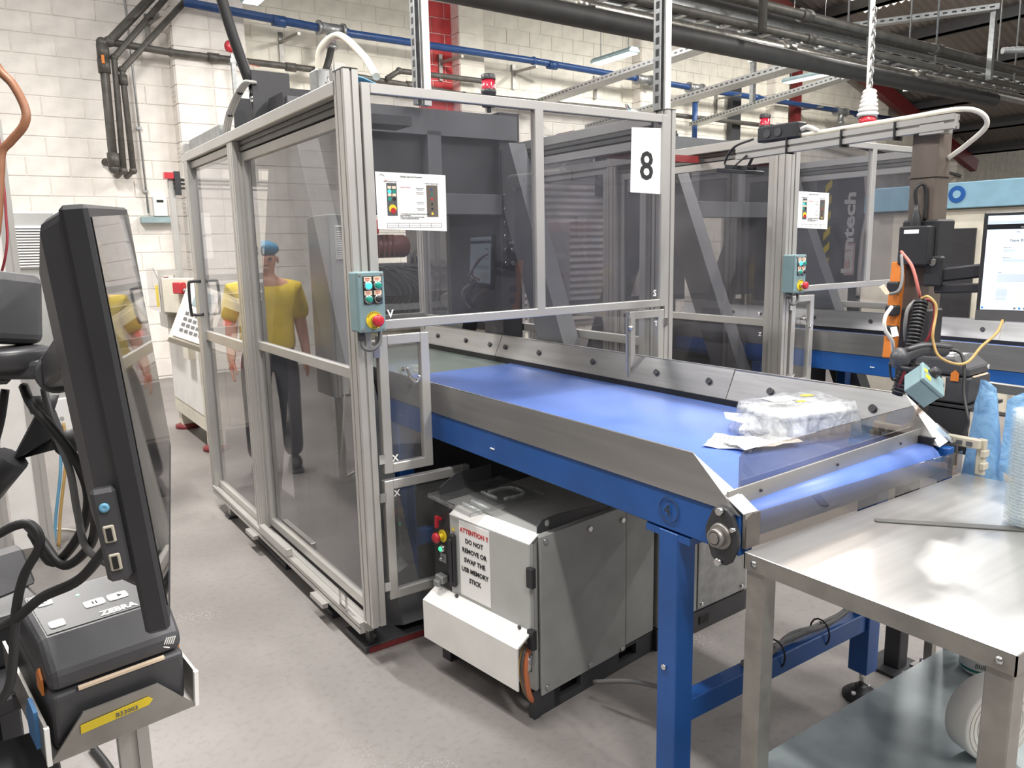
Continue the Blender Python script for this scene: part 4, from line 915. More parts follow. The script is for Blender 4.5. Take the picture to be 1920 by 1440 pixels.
# label printer on a bracket beside the post
def printer(t, X, s=1.0, detail=False):
    def g(): q = MB(); q.xf = X; return q
    W, D, H = .089, .215, .15
    # side profile extruded across
    def shell(z0, z1, prof, name, m, bev=.008):
        q = g(); q.prism([(-W, y, z) for y, z in prof], (2*W, 0, 0)); return q.build(name, m, t, bev, 3)
    base = shell(0, 0, [(0, 0), (D, 0), (D, .088), (0, .088)], 'base', 'dark_plastic')
    lid = shell(0, 0, [(.002, .090), (D, .090), (D, .125), (.17, .15), (.05, .15), (.006, .118)], 'lid', 'dark_plastic', .012)
    g().b(-.055, .06, -.0015, .004, .086, .0905).build('label_slot', 'label_cream', base)
    # panel on the top
    q = g(); q.b(-.075, .06, .055, .165, .1502, .1512); p = q.build('control_panel', 'black_plastic', lid)
    for (x, y, rx_, ry_) in ((-.058, .14, .010, .009), (-.002, .1, .014, .009), (.03, .1, .014, .009), (-.058, .075, .010, .009)):
        q = g(); q.prism([(x+rx_*math.copysign(min(1, abs(math.cos(a))*1.3), math.cos(a)), y+ry_*math.copysign(min(1, abs(math.sin(a))*1.3), math.sin(a)), .1512) for a in [2*PI*k/16 for k in range(16)]], (0, 0, .0012)); q.build('button', 'paper', p)
    q = g().m('ink'); q.b(-.005, -.003, .096, .104, .1524, .1527); q.b(-.0005, .0015, .096, .104, .1524, .1527); q.tube([(-.058+.004*math.cos(a), .14+.004*math.sin(a), .1526) for a in [2*PI*k/10 for k in range(9)]], .0006, 4, 1, False); q.prism([(.03, .096, .1524), (.037, .1, .1524), (.03, .104, .1524)], (0, 0, .0003)); q.build('button_icons', 'ink', p)
    q = g(); q.cyl((-.015, .135, .1512), (-.015, .135, .1518), .0025, 10); q.build('status_lamp', 'green_lit', p)
    R_ = X.to_3x3()
    text('ZEBRA', .0165, 'paper', X @ Vector((-.004, .06, .1516)), R_ @ X3, R_ @ Y3, lid, 'lettering', bold=.0006)
    # striped logo on the lid front
    q = g()
    for k in range(5): q.bar((.062+k*.003, .0015+.002, .108-k*.001), (.066+k*.003, .003, .118-k*.0005), .0013, .001, (0, 1, 0))
    q.bar((.060, .001, .106), (.068, .0, .102), .0013, .001, (0, 1, 0)); q.build('logo', 'paper', lid)
    for sx_ in (-1, 1): q = g(); q.prism([(sx_*(W+.001), .03, .075), (sx_*(W+.001), .055, .075), (sx_*(W+.001), .055, .1), (sx_*(W+.001), .042, .112), (sx_*(W+.001), .03, .1)], (sx_*.003, 0, 0)); q.build('release_tab', 'orange', base)
P2 = RZ(math.radians(4), (2.71, 1.215, 1.06))
t = thing('label_printer', 'dark grey label printer with orange tabs, beside the post behind the blue bag', 'printer', (2.71, 1.3, 1.06)); printer(t, P2)
q = mbx(P2); q.b(-.0915, -.0895, .07, .15, .02, .085); q.build('glass_symbol_label', 'cream', t)
q = mbx(P2); q.tube([(-.093, .10, .065), (-.093, .13, .065), (-.093, .115, .045), (-.093, .10, .065)], .0008, 4, 1, False); q.tube([(-.093, .115, .045), (-.093, .115, .03), (-.093, .105, .03), (-.093, .125, .03)], .0008, 4, 1, False); q.build('label_print', 'ink', t)
t = thing('printer_bracket', 'dark steel bracket carrying the label printer beside the post', 'bracket', (2.71, 1.28, .9))
q = MB(); q.b(2.60, 2.83, 1.19, 1.38, 1.045, 1.056); q.b(2.60, 2.606, 1.19, 1.38, .9, 1.05); q.b(2.60, 2.83, 1.374, 1.38, .88, 1.05); q.build('tray', 'black_steel', t)
q = MB(); q.prism([(2.56, 1.2, .87), (2.56, 1.42, .87), (2.56, 1.42, .96), (2.56, 1.3, 1.0), (2.56, 1.2, .96)], (.008, 0, 0)); q.build('side_plate', 'grey_steel', t)
for y, z in ((1.24, .95), (1.36, .96)): MB().ball((2.557, y, z), .006).build('screw', 'chrome', t)
q = MB(); q.bar((2.6, 1.39, .9), (2.69, 1.43, .92), .05, .05); q.build('stay', 'black_steel', t)
# grey hinge bracket at the conveyor corner
t = thing('hinge_bracket', 'pale grey slotted bracket on the outer corner of the conveyor end', 'bracket', (2.52, 1.15, .89))
q = MB(); q.b(2.485, 2.51, 1.10, 1.25, .955, .985); q.b(2.50, 2.52, 1.09, 1.115, .87, .985); q.build('arm', 'cream_dark', t, .003)
for k in range(4): MB().b(2.482, 2.485, 1.12+k*.03, 1.138+k*.03, .962, .975).build('slot', 'mid_plastic', t)
for z in (.89, .93): MB().b(2.494, 2.524, 1.085, 1.1, z, z+.022).build('catch', 'cream_dark', t, .002)

# blue plastic bags hanging at the table end
def bag(pts_top, pts_bot, label, m, seed, depth=.05):
    random.seed(seed); T = [Vector(p) for p in pts_top]; Bm = [Vector(p) for p in pts_bot]; n = len(T); rows = 9; q = MB()
    for side_ in (0, 1):
        vs = []
        for j in range(rows+1):
            f = j/rows
            for i in range(n):
                p = T[i].lerp(Bm[i], f); w_ = math.sin(PI*i/(n-1)) if n > 2 else 1
                off_ = Vector((.6, .8, 0))*(depth*(1-.6*f)*w_*(1 if side_ else -1)*.5*min(1, f*5+.1))+Vector((random.uniform(-1, 1), random.uniform(-1, 1), 0))*.006*w_
                vs.append(p+off_)
        q.add(vs, [(j*n+i, j*n+i+1, (j+1)*n+i+1, (j+1)*n+i) for j in range(rows) for i in range(n-1)], True)
    return one(q, 'plastic_bag', m, label, 'bag', 'blue plastic bags')
bag([(2.631, 1.178, 1.14), (2.613, 1.168, 1.151), (2.603, 1.151, 1.154), (2.603, 1.137, 1.146), (2.615, 1.125, 1.129), (2.64, 1.128, 1.108)],
    [(2.561, 1.183, 0.825), (2.555, 1.158, 0.805), (2.56, 1.127, 0.794), (2.567, 1.098, 0.795), (2.581, 1.076, 0.794), (2.624, 1.072, 0.795)], 'limp pale blue plastic bag hanging from the printer bracket', 'bag_blue', 4)
bag([(2.588, 1.076, 1.102), (2.59, 1.054, 1.118), (2.592, 1.031, 1.133), (2.613, 1.007, 1.145), (2.658, 0.989, 1.147)],
    [(2.562, 1.072, 0.886), (2.563, 1.044, 0.872), (2.57, 1.013, 0.864), (2.591, 0.973, 0.861), (2.638, 0.941, 0.86)], 'flat bright blue plastic bag at the right edge behind the stacked lids', 'bag_blue', 9)
q = MB(); q.bar((2.80, 1.35, 1.10), (2.80, .6, 1.09), .03, .03); q.bar((2.80, 1.35, 1.08), (2.80, 1.35, .02), .03, .03, (0, 1, 0)); q.bar((2.80, .6, 1.08), (2.80, .6, 0), .03, .03, (0, 1, 0)); q.b(2.74, 2.86, 1.31, 1.39, 0, .02)
one(q, 'bag_rack', 'steel_dull', 'steel rack rail behind the blue bags', 'rack')

# ================================================================== operator station in the left foreground
NT, FT, NB = Vector((.07, .615, 1.635)), Vector((.175, 1.134, 1.66)), Vector((.097, .627, 1.306))
e1 = (FT-NT).normalized(); e2 = (NT-NB); e2 = (e2-e1*e2.dot(e1)).normalized(); en = e1.cross(e2)
W1, H1 = .53, .33
SX = Matrix((e1, e2, en)).transposed().to_4x4(); SX.translation = NB     # x along the width (away from us), y up, z out of the screen (to the right)
def gs(): q = MB(); q.xf = SX; return q
mat('screen_black', (16, 16, 18), .02, 0, .02, spec=.9)
t = thing('computer_monitor', 'black switched-off monitor seen edge-on in the left foreground', 'monitor', SX @ Vector((W1/2, 0, -.02)))
gs().b(0, W1, 0, H1, -.018, 0).build('bezel', 'black_plastic', t, .003)
gs().b(.009, W1-.009, .018, H1-.009, -.002, .001).build('screen', 'screen_black', t)
q = gs(); n = 9; vs = []
for (ins, z) in ((.006, -.018), (.02, -.034), (.09, -.05), (.16, -.056)):
    vs += [(ins, .035+ins*.5, z), (W1-ins, .035+ins*.5, z), (W1-ins, H1-ins*.55, z), (ins, H1-ins*.55, z)]
q.add(vs, [(r*4+j, r*4+(j+1) % 4, r*4+4+(j+1) % 4, r*4+4+j) for r in range(3) for j in range(4)]+[(12, 13, 14, 15)]); q.build('rear_shell', 'dark_plastic', t, .006, 2)
io = gs().b(.001, .012, .05, .125, -.036, -.018).build('port_strip', 'dark_plastic', t, .003)
for y in (.06, .083):
    gs().b(-.001, .001, y, y+.014, -.032, -.024).build('usb_port', 'cream_dark', io, .001); gs().b(-.0016, -.0005, y+.002, y+.012, -.030, -.026).build('port_hole', 'rubber', io)
gs().lathe((.001, .111, -.028), [(.0036, 0), (.0036, .0015), (.0018, .002), (0, .001)], 16, (-1, 0, 0)).build('headphone_socket', 'cable_blue', io)
# swivel arm behind it
t = thing('monitor_arm', 'dark grey swivel arm joint behind the edge-on monitor', 'monitor arm', (0.046, 1.14, 1.441))
a0, a1 = Vector((0.04, 1.197, 1.574)), Vector((0.032, 1.182, 1.476))
q = MB(); q.bar(Vector((0.038, 1.2, 1.579)), Vector((0.029, 1.187, 1.489)), .07, .045, (.5, -.8, 0)); q.build('arm_cover', 'mid_plastic', t, .012, 3)
q = MB(); q.lathe((0.025, 1.159, 1.462), [(0, 0), (.045, 0), (.048, .004), (.048, .02), (.045, .024), (0, .024)], 24); q.build('knuckle', 'dark_plastic', t)
q = MB(); q.bar(Vector((0.015, 1.154, 1.463)), Vector((0.068, 1.129, 1.461)), .045, .024); q.build('link', 'dark_plastic', t, .006, 2)
q = MB(); c0 = Vector((0.072, 1.107, 1.456)); q.cyl(c0+Vector((0, .03, 0)), c0-Vector((.0, .012, 0)), .024, 20); q.build('pivot', 'dark_plastic', t, .003)
q = MB(); q.lathe(c0-Vector((0, .012, 0)), [(.013, 0), (.013, .004), (.006, .006), (.005, .003), (0, .003)], 16, (0, -1, 0)); q.build('pivot_bolt', 'chrome', t)
q = MB(); q.bar(c0+Vector((.0, .015, 0)), SX @ Vector((.2, .2, -.05)), .03, .04); q.build('head', 'dark_plastic', t, .005)
MB().prof((-.13, 1.1, .02), (-.13, 1.1, 1.66), .06, .06, X3).build('column', 'alu', t); MB().b(-.22, -.04, 1.0, 1.2, 0, .02).build('column_foot', 'black_steel', t); q = MB(); q.bar((-.13, 1.1, 1.475), Vector((0.018, 1.163, 1.458)), .05, .03); q.build('fixed_arm', 'dark_plastic', t, .005)
# black fan shaped clamp below
t = thing('clamp_bracket', 'black triangular clamp bracket with knob below the arm joint', 'bracket', (0.041, 1.268, 1.332))
q = MB(); q.prism([(-0.014, 1.295, 1.285), (0.015, 1.283, 1.317), (0.056, 1.27, 1.39), (0.069, 1.26, 1.384), (0.076, 1.248, 1.35), (0.071, 1.247, 1.33), (0.024, 1.299, 1.311)], (.008, .018, 0)); q.build('plate', 'black_plastic', t, .003)
q = MB(); q.cyl((0.072, 1.224, 1.342), (0.098, 1.208, 1.349), .016, 12); q.build('knob', 'rubber', t)
q = MB(); q.cyl((0.059, 1.266, 1.38), (0.061, 1.27, 1.405), .014, 8, .022); q.build('wing_knob', 'black_plastic', t)
q = MB(); q.cyl((-0.022, 1.298, 1.271), (0.018, 1.281, 1.32), .022, 12); q.build('boom', 'black_plastic', t)

# label printer in its folded tray
P1 = RZ(math.radians(9), (.107, 1.175, .925)) @ Matrix.Rotation(math.radians(9), 4, 'X')
t = thing('label_printer', 'dark grey label printer in a folded steel tray in the left foreground', 'printer', (.1, 1.28, .93)); printer(t, P1)
t = thing('printer_tray', 'folded sheet steel tray with yellow label under the foreground printer', 'tray', (.1, 1.25, .92))
mbx(P1).b(-.102, .102, -.012, .225, -.006, -.001).build('floor', 'steel_dull', t)
for s in (-1, 1): mbx(P1).b(s*.1-.002, s*.1+.002, -.012, .225, -.006, .055).build('side', 'steel_dull', t)
for s in (-1, 1): q = mbx(P1); q.prism([(s*.1-.003, -.016, -.006), (s*.1-.003, -.016, .055), (s*.1-.003, -.01, .055), (s*.1-.003, -.01, -.006)], (.006, 0, 0)); q.build('edge_trim', 'paper', t)
q = mbx(P1); q.prism([(-.1, -.014, -.006), (.1, -.014, -.006), (.045, -.014, .058), (-.055, -.014, .058)], (0, .003, 0)); q.build('front_flap', 'steel_dull', t)
q = mbx(P1); q.prism([(-.06, -.016, .026), (.03, -.016, .030), (.036, -.016, .037), (.03, -.016, .044), (-.06, -.016, .040)], (0, .001, 0)); q.build('yellow_label', 'yellow', t)
text('B23003', .01, 'ink_grey', P1 @ Vector((-.015, -.0165, .031)), P1.to_3x3() @ X3, P1.to_3x3() @ Z3, t, 'lettering')
q = mbx(P1); q.prism([(-.107, .02, .06), (-.107, .05, .065), (-.107, .07, .03), (-.107, .06, -.0), (-.107, .02, .0)], (.005, 0, 0)); q.build('blue_tape', 'blue_stain', t)
# printer stand under the tray
t = thing('printer_stand', 'slotted aluminium stand carrying the foreground printer tray', 'stand', (.13, 1.32, 0))
MB().prof((.13, 1.32, .02), (.13, 1.32, .90), .045, .045, X3).build('column', 'alu', t); MB().b(.03, .23, 1.2, 1.45, 0, .02).build('foot', 'black_steel', t)
q = mbx(P1); q.b(-.09, .09, .02, .2, -.03, -.008); q.build('head_plate', 'black_steel', t)
# black equipment box behind the printer
BX1 = RZ(math.radians(12), (-.065, 1.45, .93))
t = thing('equipment_box', 'black equipment box with cable sockets left of the foreground printer', 'box', (-.07, 1.5, .93))
q = mbx(BX1); q.b(-.2, .11, .0, .3, 0, .09); q.build('case', 'black_plastic', t, .008, 2)
q = mbx(BX1); q.prism([(.0, .06, .09), (.12, .1, .09), (.12, .16, .14), (.0, .14, .14)], (.0, .04, 0)); q.build('socket_block', 'black_plastic', t, .004)
for k in range(3): q = mbx(BX1); q.cyl((-.06+k*.03, .0, .05), (-.06+k*.03, -.006, .05), .008, 10); q.build('socket', 'mid_plastic', t)
q = mbx(BX1); q.b(-.22, .13, -.1, .32, -.03, -.002); q.b(-.22, -.18, -.08, .3, -.93, -.03); q.b(.05, .09, .2, .3, -.93, -.03); q.build('bench', 'black_steel', t, .004)
t = thing('black_cabinet', 'black cabinet at the lower left corner beside the printer tray', 'cabinet', (-.12, 1.05, 0))
MB().b(-.30, .025, 1.12, 1.4, 0.02, .84).build('case', 'black_plastic', t, .01, 2); MB().b(-.30, .025, 1.115, 1.12, .72, .728).build('drawer_gap', 'rubber', t)
for xx in (-.28, -.02): MB().b(xx-.02, xx+.02, 1.2, 1.3, 0, .02).build('foot', 'rubber', t)
# loose cables
cg = 'cables hanging behind the foreground monitor'
cab([(0.038, 1.169, 1.435), (0.043, 1.136, 1.415), (0.059, 1.108, 1.39), (0.079, 1.086, 1.35), (0.089, 1.092, 1.298), (0.076, 1.103, 1.247), (0.044, 1.14, 1.203), (0.026, 1.195, 1.231)], .006, 'cable_black', 'thick black cable drooping from the arm joint down behind the monitor', cg)
cab([(0.059, 1.154, 1.431), (0.062, 1.118, 1.388), (0.072, 1.088, 1.337), (0.074, 1.075, 1.284), (0.079, 1.061, 1.238), (0.107, 1.014, 1.219)], .0045, 'cable_grey', 'thin grey cable curving down to the monitor underside', cg)
cab([(0.018, 1.182, 1.432), (0.008, 1.18, 1.391), (-0.006, 1.181, 1.351)], .005, 'cable_black', 'short black cable at the left edge below the arm', cg)
cab([(-0.015, 1.188, 1.239), (0.009, 1.151, 1.259), (0.026, 1.139, 1.259), (0.032, 1.13, 1.235), (0.01, 1.136, 1.195), (-0.004, 1.136, 1.148), (-0.014, 1.13, 1.087), (-0.023, 1.129, 1.053), (-0.041, 1.135, 1.027)], .006, 'cable_black', 'black cable looping down beside the orange printer tab', cg)
cab([(0.097, 0.993, 1.262), (0.066, 1.051, 1.206), (0.026, 1.097, 1.176), (-0.005, 1.135, 1.141), (-0.029, 1.149, 1.128)], .0065, 'cable_black', 'black cable running left across the foreground printer top', cg)
cab([(0.092, 1.04, 1.294), (0.084, 1.071, 1.241), (0.054, 1.109, 1.207), (0.034, 1.165, 1.231), (0.022, 1.2, 1.242)], .006, 'cable_black', 'black cable sagging between monitor and equipment box', cg)
cab([(0.142, 2.7, 0.02), (0.175, 2.528, 0.02), (0.176, 2.423, 0.02)], .012, 'cable_black', 'black cable on the floor under the foreground printer', cg)

# aluminium guard posts further back on the left
t = thing('guard_fence', 'aluminium guard posts with a panel behind the black clamp bracket', 'safety guard', (.1, 4.62, 0))
for x in (-.02, .17): MB().prof((x, 4.62, 0), (x, 4.62, 2.25), .06, .045, X3).build('post', 'alu', t)
MB().b(.02, .14, 4.61, 4.615, .1, 2.2).build('pane', 'white_paint', t)
MB().b(-1.2, -.05, 4.61, 4.62, .1, 2.2).build('pane', 'pane', t); MB().prof((-1.2, 4.62, .08), (-.05, 4.62, .08), .045, .045, Z3).build('bottom_rail', 'alu', t)
MB().b(-1.2, -.05, 4.605, 4.625, .1, .9).build('kick_panel', 'mid_plastic', t)
# grey cabinet with louvred vent
t = thing('electrical_cabinet', 'pale grey electrical cabinet with white louvred vent at the left', 'cabinet', (.0, 5.05, 0))
MB().b(-.43, .395, 4.9, 5.23, .62, 1.83).build('body', 'grey_paint', t, .006); MB().b(.40, .42, 4.9, 5.22, .62, 1.81).build('side_strip', 'alu', t)
v = MB().b(.15, .36, 4.887, 4.9, 1.535, 1.758).build('vent', 'white_paint', t)
for k in range(15): q = MB(); q.xf = Matrix.Translation((.255, 4.881, 1.547+k*.0144)) @ Matrix.Rotation(math.radians(35), 4, 'X'); q.b(-.099, .099, -.0065, .0065, -.0016, .0016); q.build('slat', 'paper', v)
MB().b(.158, .352, 4.885, 4.888, 1.543, 1.752).build('vent_shade_sheet', 'mid_plastic', v)  # dark sheet behind the slats, colour stands in for the shade between them
for x in (-.40, .35): MB().b(x, x+.04, 4.95, 4.99, 0, .62).build('leg', 'alu', t)
so = MB().b(.237, .371, 4.87, 4.9, .64, .826).build('socket_panel', 'paper', t, .005)
MB().b(.241, .261, 4.866, 4.87, .65, .73).build('warning_label', 'yellow', so)
for k in range(4): MB().cyl((.284+.032*(k % 2), 4.87, .668+.047*(k//2)), (.284+.032*(k % 2), 4.866, .668+.047*(k//2)), .011, 12).build('socket', 'grey_paint', so)
cg = 'cables below the grey cabinet'
cab([(.30, 4.86, .69), (.29, 4.83, .55), (.27, 4.82, .4), (.23, 4.82, .2), (.2, 4.8, .02)], .008, 'cable_blue', 'blue cable dropping from the socket panel of the grey cabinet', cg)
cab([(.32, 4.86, .69), (.32, 4.83, .55), (.29, 4.81, .4), (.25, 4.81, .2), (.22, 4.78, .02)], .008, 'cable_yellow', 'yellow cable dropping from the socket panel of the grey cabinet', cg)
cab([(.36, 4.88, .64), (.40, 4.85, .4), (.41, 4.9, .15), (.36, 5.0, .02), (.28, 5.1, .01), (.15, 5.2, .01)], .006, 'cable_white', 'white cable looping over the floor left of the monitor', cg)
q = MB(); q.tube([(-.45, 2.3, 4.9), (-.42, 2.3, 3.4), (0.026, 2.882, 2.498), (0.075, 2.8, 2.273), (0.126, 2.734, 2.13), (0.158, 2.701, 2.077), (0.178, 2.673, 2.009), (0.169, 2.669, 1.965), (0.133, 2.685, 1.921), (0.109, 2.695, 1.892), (0.097, 2.689, 1.825), (0.064, 2.673, 1.647), (-0.042, 2.666, 1.277), (-.35, 2.3, .5), (-.4, 2.35, .015), (-.7, 2.5, .013)], .012, 10); one(q, 'air_hose', 'hose_brown', 'brown hose looping down at the upper left edge', 'hose')
cab([(-.5, 2.6, 4.9), (-.45, 2.6, 3.5), (0.12, 3.223, 2.669), (0.124, 3.137, 2.279), (0.121, 3.073, 1.974), (0.117, 3.047, 1.839), (0.112, 3.029, 1.737), (0.095, 3.011, 1.602), (0.01, 3.019, 1.367), (-.35, 2.6, .4), (-.4, 2.65, .006), (-.7, 2.8, .005)], .004, 'cable_maroon', 'dark red cable hanging at the upper left edge', 'cables at the left edge')

# ================================================================== ceiling lamps
def ceiling_lamp(p, L, label, roof=True, power=60):
    p = Vector(p); t = thing('ceiling_lamp', label, 'lamp', p, 'hanging tube lamps')
    q = MB(); sec = [(-.09, 0), (-.11, .03), (-.06, .075), (.06, .075), (.11, .03), (.09, 0)]; q.prism([(p.x+a, p.y-L/2, p.z+c) for a, c in sec], (0, L, 0)); q.build('housing', 'lamp_body', t, .004)
    MB().b(p.x-.085, p.x+.085, p.y-L/2+.03, p.y+L/2-.03, p.z-.012, p.z).build('diffuser', 'tube_lit', t)
    zt = max(p.z+.5, min(8.0, roof_z(max(p.x, 3))+.0)) if roof else p.z+1.2
    for s in (-.35, .35): MB().cyl((p.x, p.y+s*L, p.z+.07), (p.x, p.y+s*L, zt), .006, 6).build('chain', 'galv', t)
    l = area_lamp(p-Z3*.02, .2, L, power); l.parent = t; l.location = (0, 0, -.03)
    return t
ceiling_lamp((8.35, 9.3, 4.36), .88, 'tube lamp hanging above the blue pipe between the red wall patch and the second cell', power=26)
ceiling_lamp((2.98, 9.1, 4.40), .88, 'tube lamp cut by the top edge, above the far left corner of the near cell', power=16)
ceiling_lamp((12.3, 8.75, 4.36), .88, 'small distant tube lamp below the dark insulated pipe', power=34)
i = 0  # unseen lamps added to light the hall and brighten the back wall
for x, y in ((.3, -1.2), (3.4, -1.0), (6.6, -.6), (.2, 2.6), (3.6, 1.6), (7.2, 2.2), (.2, 6.2), (5.6, 7.4), (9.6, 7.2), (13.2, 7.0), (3.6, -4.0), (9.5, -1.5)):
    i += 1; words = ('over the camera spot', 'over the packing table side', 'over the far aisle', 'over the left aisle', 'over the near conveyor', 'over the second conveyor', 'near the left back wall', 'over the back machines', 'over the wrapping machine', 'high over the far bay', 'far behind the camera spot', 'over the aisle right of the table')[i-1]
    ceiling_lamp((x, y, 4.9 if x < 9.5 or y < 3 else (5.6 if x < 12 else 6.0)), 1.5, 'added tube lamp out of view '+words, power=125 if y < 6 else 270)

# ================================================================== pipes on the back wall
def pipe(pts, r, m, name, label, joints=(), jm=None, smooth=False, cat='pipe', group=None):
    t = thing(name, label, cat, pts[0], group); MB().tube(pts, r, 12, 5, smooth).build('run', m, t)
    for p in pts[1:-1]:
        if not smooth: MB().ball(p, r*1.28, 10).build('elbow', m, t)
    for a, d in joints:
        a = Vector(a); d = Vector(d).normalized(); MB().cyl(a-d*r*1.6, a+d*r*1.6, r*1.35, 12).build('coupling', jm or m, t)
    return t
bl = pipe([(2.46, 10.38, 4.553), (4.521, 10.38, 4.468), (7.628, 10.38, 4.456), (11.247, 10.38, 4.383), (18.237, 10.38, 4.303)], .052, 'blue_pipe', 'blue_pipe', 'long blue pipe on brackets along the white back wall', [((x, 10.38, 4.46-.014*(x-6)), (1, 0, -.01)) for x in (3.6, 8, 13, 16.5)], 'blue_pipe')
for x in (4.3, 10.0, 11.3, 15.84):
    q = MB(); z = 4.46-.0147*(x-6); q.cyl((x-.16, 10.38, z), (x+.16, 10.38, z), .075, 14); q.cyl((x-.19, 10.38, z), (x-.15, 10.38, z), .095, 14); q.cyl((x+.15, 10.38, z), (x+.19, 10.38, z), .095, 14)
    if x != 10.0: q.cyl((x, 10.38, z), (x, 10.38, z-.22), .06, 12); q.cyl((x, 10.38, z-.2), (x, 10.38, z-.25), .075, 12)
    q.build('clamp_joint', 'galv', bl)
MB().tube([(4.3, 10.38, 4.28), (4.22, 10.3, 4.1), (4.15, 10.25, 3.95)], .045, 12).build('branch', 'black_pipe', bl)
MB().tube([(11.3, 10.38, 4.2), (11.3, 10.38, 3.4)], .05, 12).build('branch', 'blue_pipe', bl)
for x in (2.1, 3.74, 6.17, 7.51, 9.22, 12.3, 14.9):
    q = MB(); y = YW-.025; q.b(x-.03, x+.03, y-.03, y, 4.08, 4.46); q.bar((x, y, 4.34), (x+.05, 10.2, 4.33), .04, .035); 
    one(q, 'pipe_bracket', 'steel_dull', 'grey wall bracket under the blue pipe, %s' % {2.1: 'left of the angled dark pipes', 3.74: 'right of the first pier', 6.17: 'on the red wall patch', 7.51: 'behind the near signal beacon', 9.22: 'under the hanging tube lamp', 12.3: 'right of the tall tray post', 14.9: 'beside the red column'}[x], 'bracket', 'blue pipe wall brackets')
pipe([(1.543, 10.5, 4.027), (2.284, 10.5, 3.991), (4.161, 10.5, 3.977), (6.412, 10.5, 3.859), (10.56, 10.5, 3.901), (14.611, 10.5, 3.883), (21.386, 10.5, 3.162)], .042, 'dark_pipe', 'grey_pipe', 'grey iron pipe running low along the back wall below the blue pipe', [((2.781, 10.5, 3.985), (1, 0, 0)), ((3.76, 10.5, 3.975), (1, 0, 0)), ((5.517, 10.5, 3.913), (1, 0, 0))])
pipe([(5.102, 10.42, 3.946), (5.299, 10.42, 4.073), (6.701, 10.42, 4.072), (6.763, 10.42, 3.9)], .04, 'dark_pipe', 'grey_pipe', 'short grey pipe bypass stepping over the low wall pipe at the red patch')
d1 = pipe([(2.212, 10.48, 4.683), (1.618, 10.48, 4.026), (1.538, 10.48, 4.005), (1.527, 10.48, 2.6), (1.477, 10.72, 2.694)], .05, 'dark_pipe', 'drop_pipe', 'dark drop pipe with orange valve handle, leftmost of three on the wall', [((1.54, 10.48, 3.907), (0, 0, 1)), ((1.535, 10.48, 3.749), (0, 0, 1)), ((1.531, 10.48, 2.698), (0, 0, 1))], None, False, 'pipe', 'three dark drop pipes')
MB().bar((1.519, 10.4, 3.853), (1.52, 10.4, 3.761), .03, .02, (0, 1, 0)).build('valve_handle', 'orange', d1)
pipe([(2.395, 10.48, 4.735), (1.651, 10.48, 3.855), (1.628, 10.48, 2.579), (1.573, 10.65, 2.53)], .036, 'dark_pipe', 'drop_pipe', 'dark drop pipe in the middle of three on the wall', (), None, False, 'pipe', 'three dark drop pipes')
pipe([(2.498, 10.48, 4.595), (1.723, 10.48, 3.727), (1.733, 10.48, 2.583), (1.678, 10.65, 2.527)], .036, 'dark_pipe', 'drop_pipe', 'dark drop pipe nearest the guard cell of three on the wall', [((1.724, 10.48, 3.614), (0, 0, 1))], None, False, 'pipe', 'three dark drop pipes')
q = MB(); q.tube([(1.86, 10.74, 5.2), (1.88, 10.74, 4.0), (1.9, 10.74, 2.1)], .012, 8, 1, False)
for z in (4.7, 3.1, 2.35): q.b(1.86, 1.92, 10.72, 10.76, z, z+.03)
one(q, 'conduit', 'galv', 'thin galvanised conduit down the wall to the small white meter box', 'conduit')
t = thing('meter_box', 'small white meter box on a grey wall ledge', 'meter', (2.02, 10.68, 2.0))
MB().b(1.96, 2.12, 10.70, 10.78, 2.06, 2.3).build('box', 'white_paint', t, .006); MB().b(2.0, 2.08, 10.696, 10.70, 2.23, 2.26).build('display', 'ink', t); MB().b(1.80, 2.2, 10.64, 10.78, 1.98, 2.05).build('ledge', 'lamp_body', t)
t = thing('alarm_sounder', 'small red alarm sounder on the pier below the blue pipe', 'alarm', (2.95, 10.3, 4.1)); MB().lathe((2.95, 10.35, 4.1), [(.07, 0), (.075, .03), (.06, .07), (.02, .075), (0, .07)], 18, (0, -1, 0)).build('sounder', 'red', t); MB().b(2.9, 3.0, 10.35, 10.37, 4.05, 4.15).build('base', 'dark_red', t); MB().tube([(3.0, 10.33, 4.05), (3.1, 10.33, 3.93), (3.3, 10.34, 3.9)], .006, 5).build('wire', 'cable_red', t)
q = MB(); q.bar((2.96, 10.3, 4.0), (2.96, 10.3, 2.6), .05, .05, (0, 1, 0)); q.b(2.92, 3.0, 10.27, 10.36, 3.9, 3.95); one(q, 'cable_channel', 'galv', 'grey vertical cable channel on the pier below the red sounder', 'channel')
q = MB(); q.tube([(1.226, 4, 2.399), (1.175, 4, 2.565), (1.137, 4, 2.704), (1.101, 4, 2.863)], .026, 10); one(q, 'thick_cable', 'cable_black', 'thick black cable rising from the black cover plates out of the top edge', 'cable')
t = thing('cable_loom', 'three grey cables tied together curving over the left beam of the near cell', 'cables', (1.15, 4.3, 2.25))
for k in range(3): MB().tube([(1.16+k*.012, 4.32, 2.19), (1.16+k*.012, 4.22, 2.28), (1.17+k*.012, 4.08, 2.36), (1.18+k*.012, 3.95, 2.40), (1.21+k*.012, 3.93, 2.40)], .008, 7).build('cable', 'cable_pale', t)
for p_ in ((1.172, 4.2, 2.294), (1.184, 4.04, 2.376)): MB().cyl(Vector(p_)-Vector((.0, .004, .003)), Vector(p_)+Vector((0, .004, .003)), .019, 10).build('cable_tie', 'rubber', t)
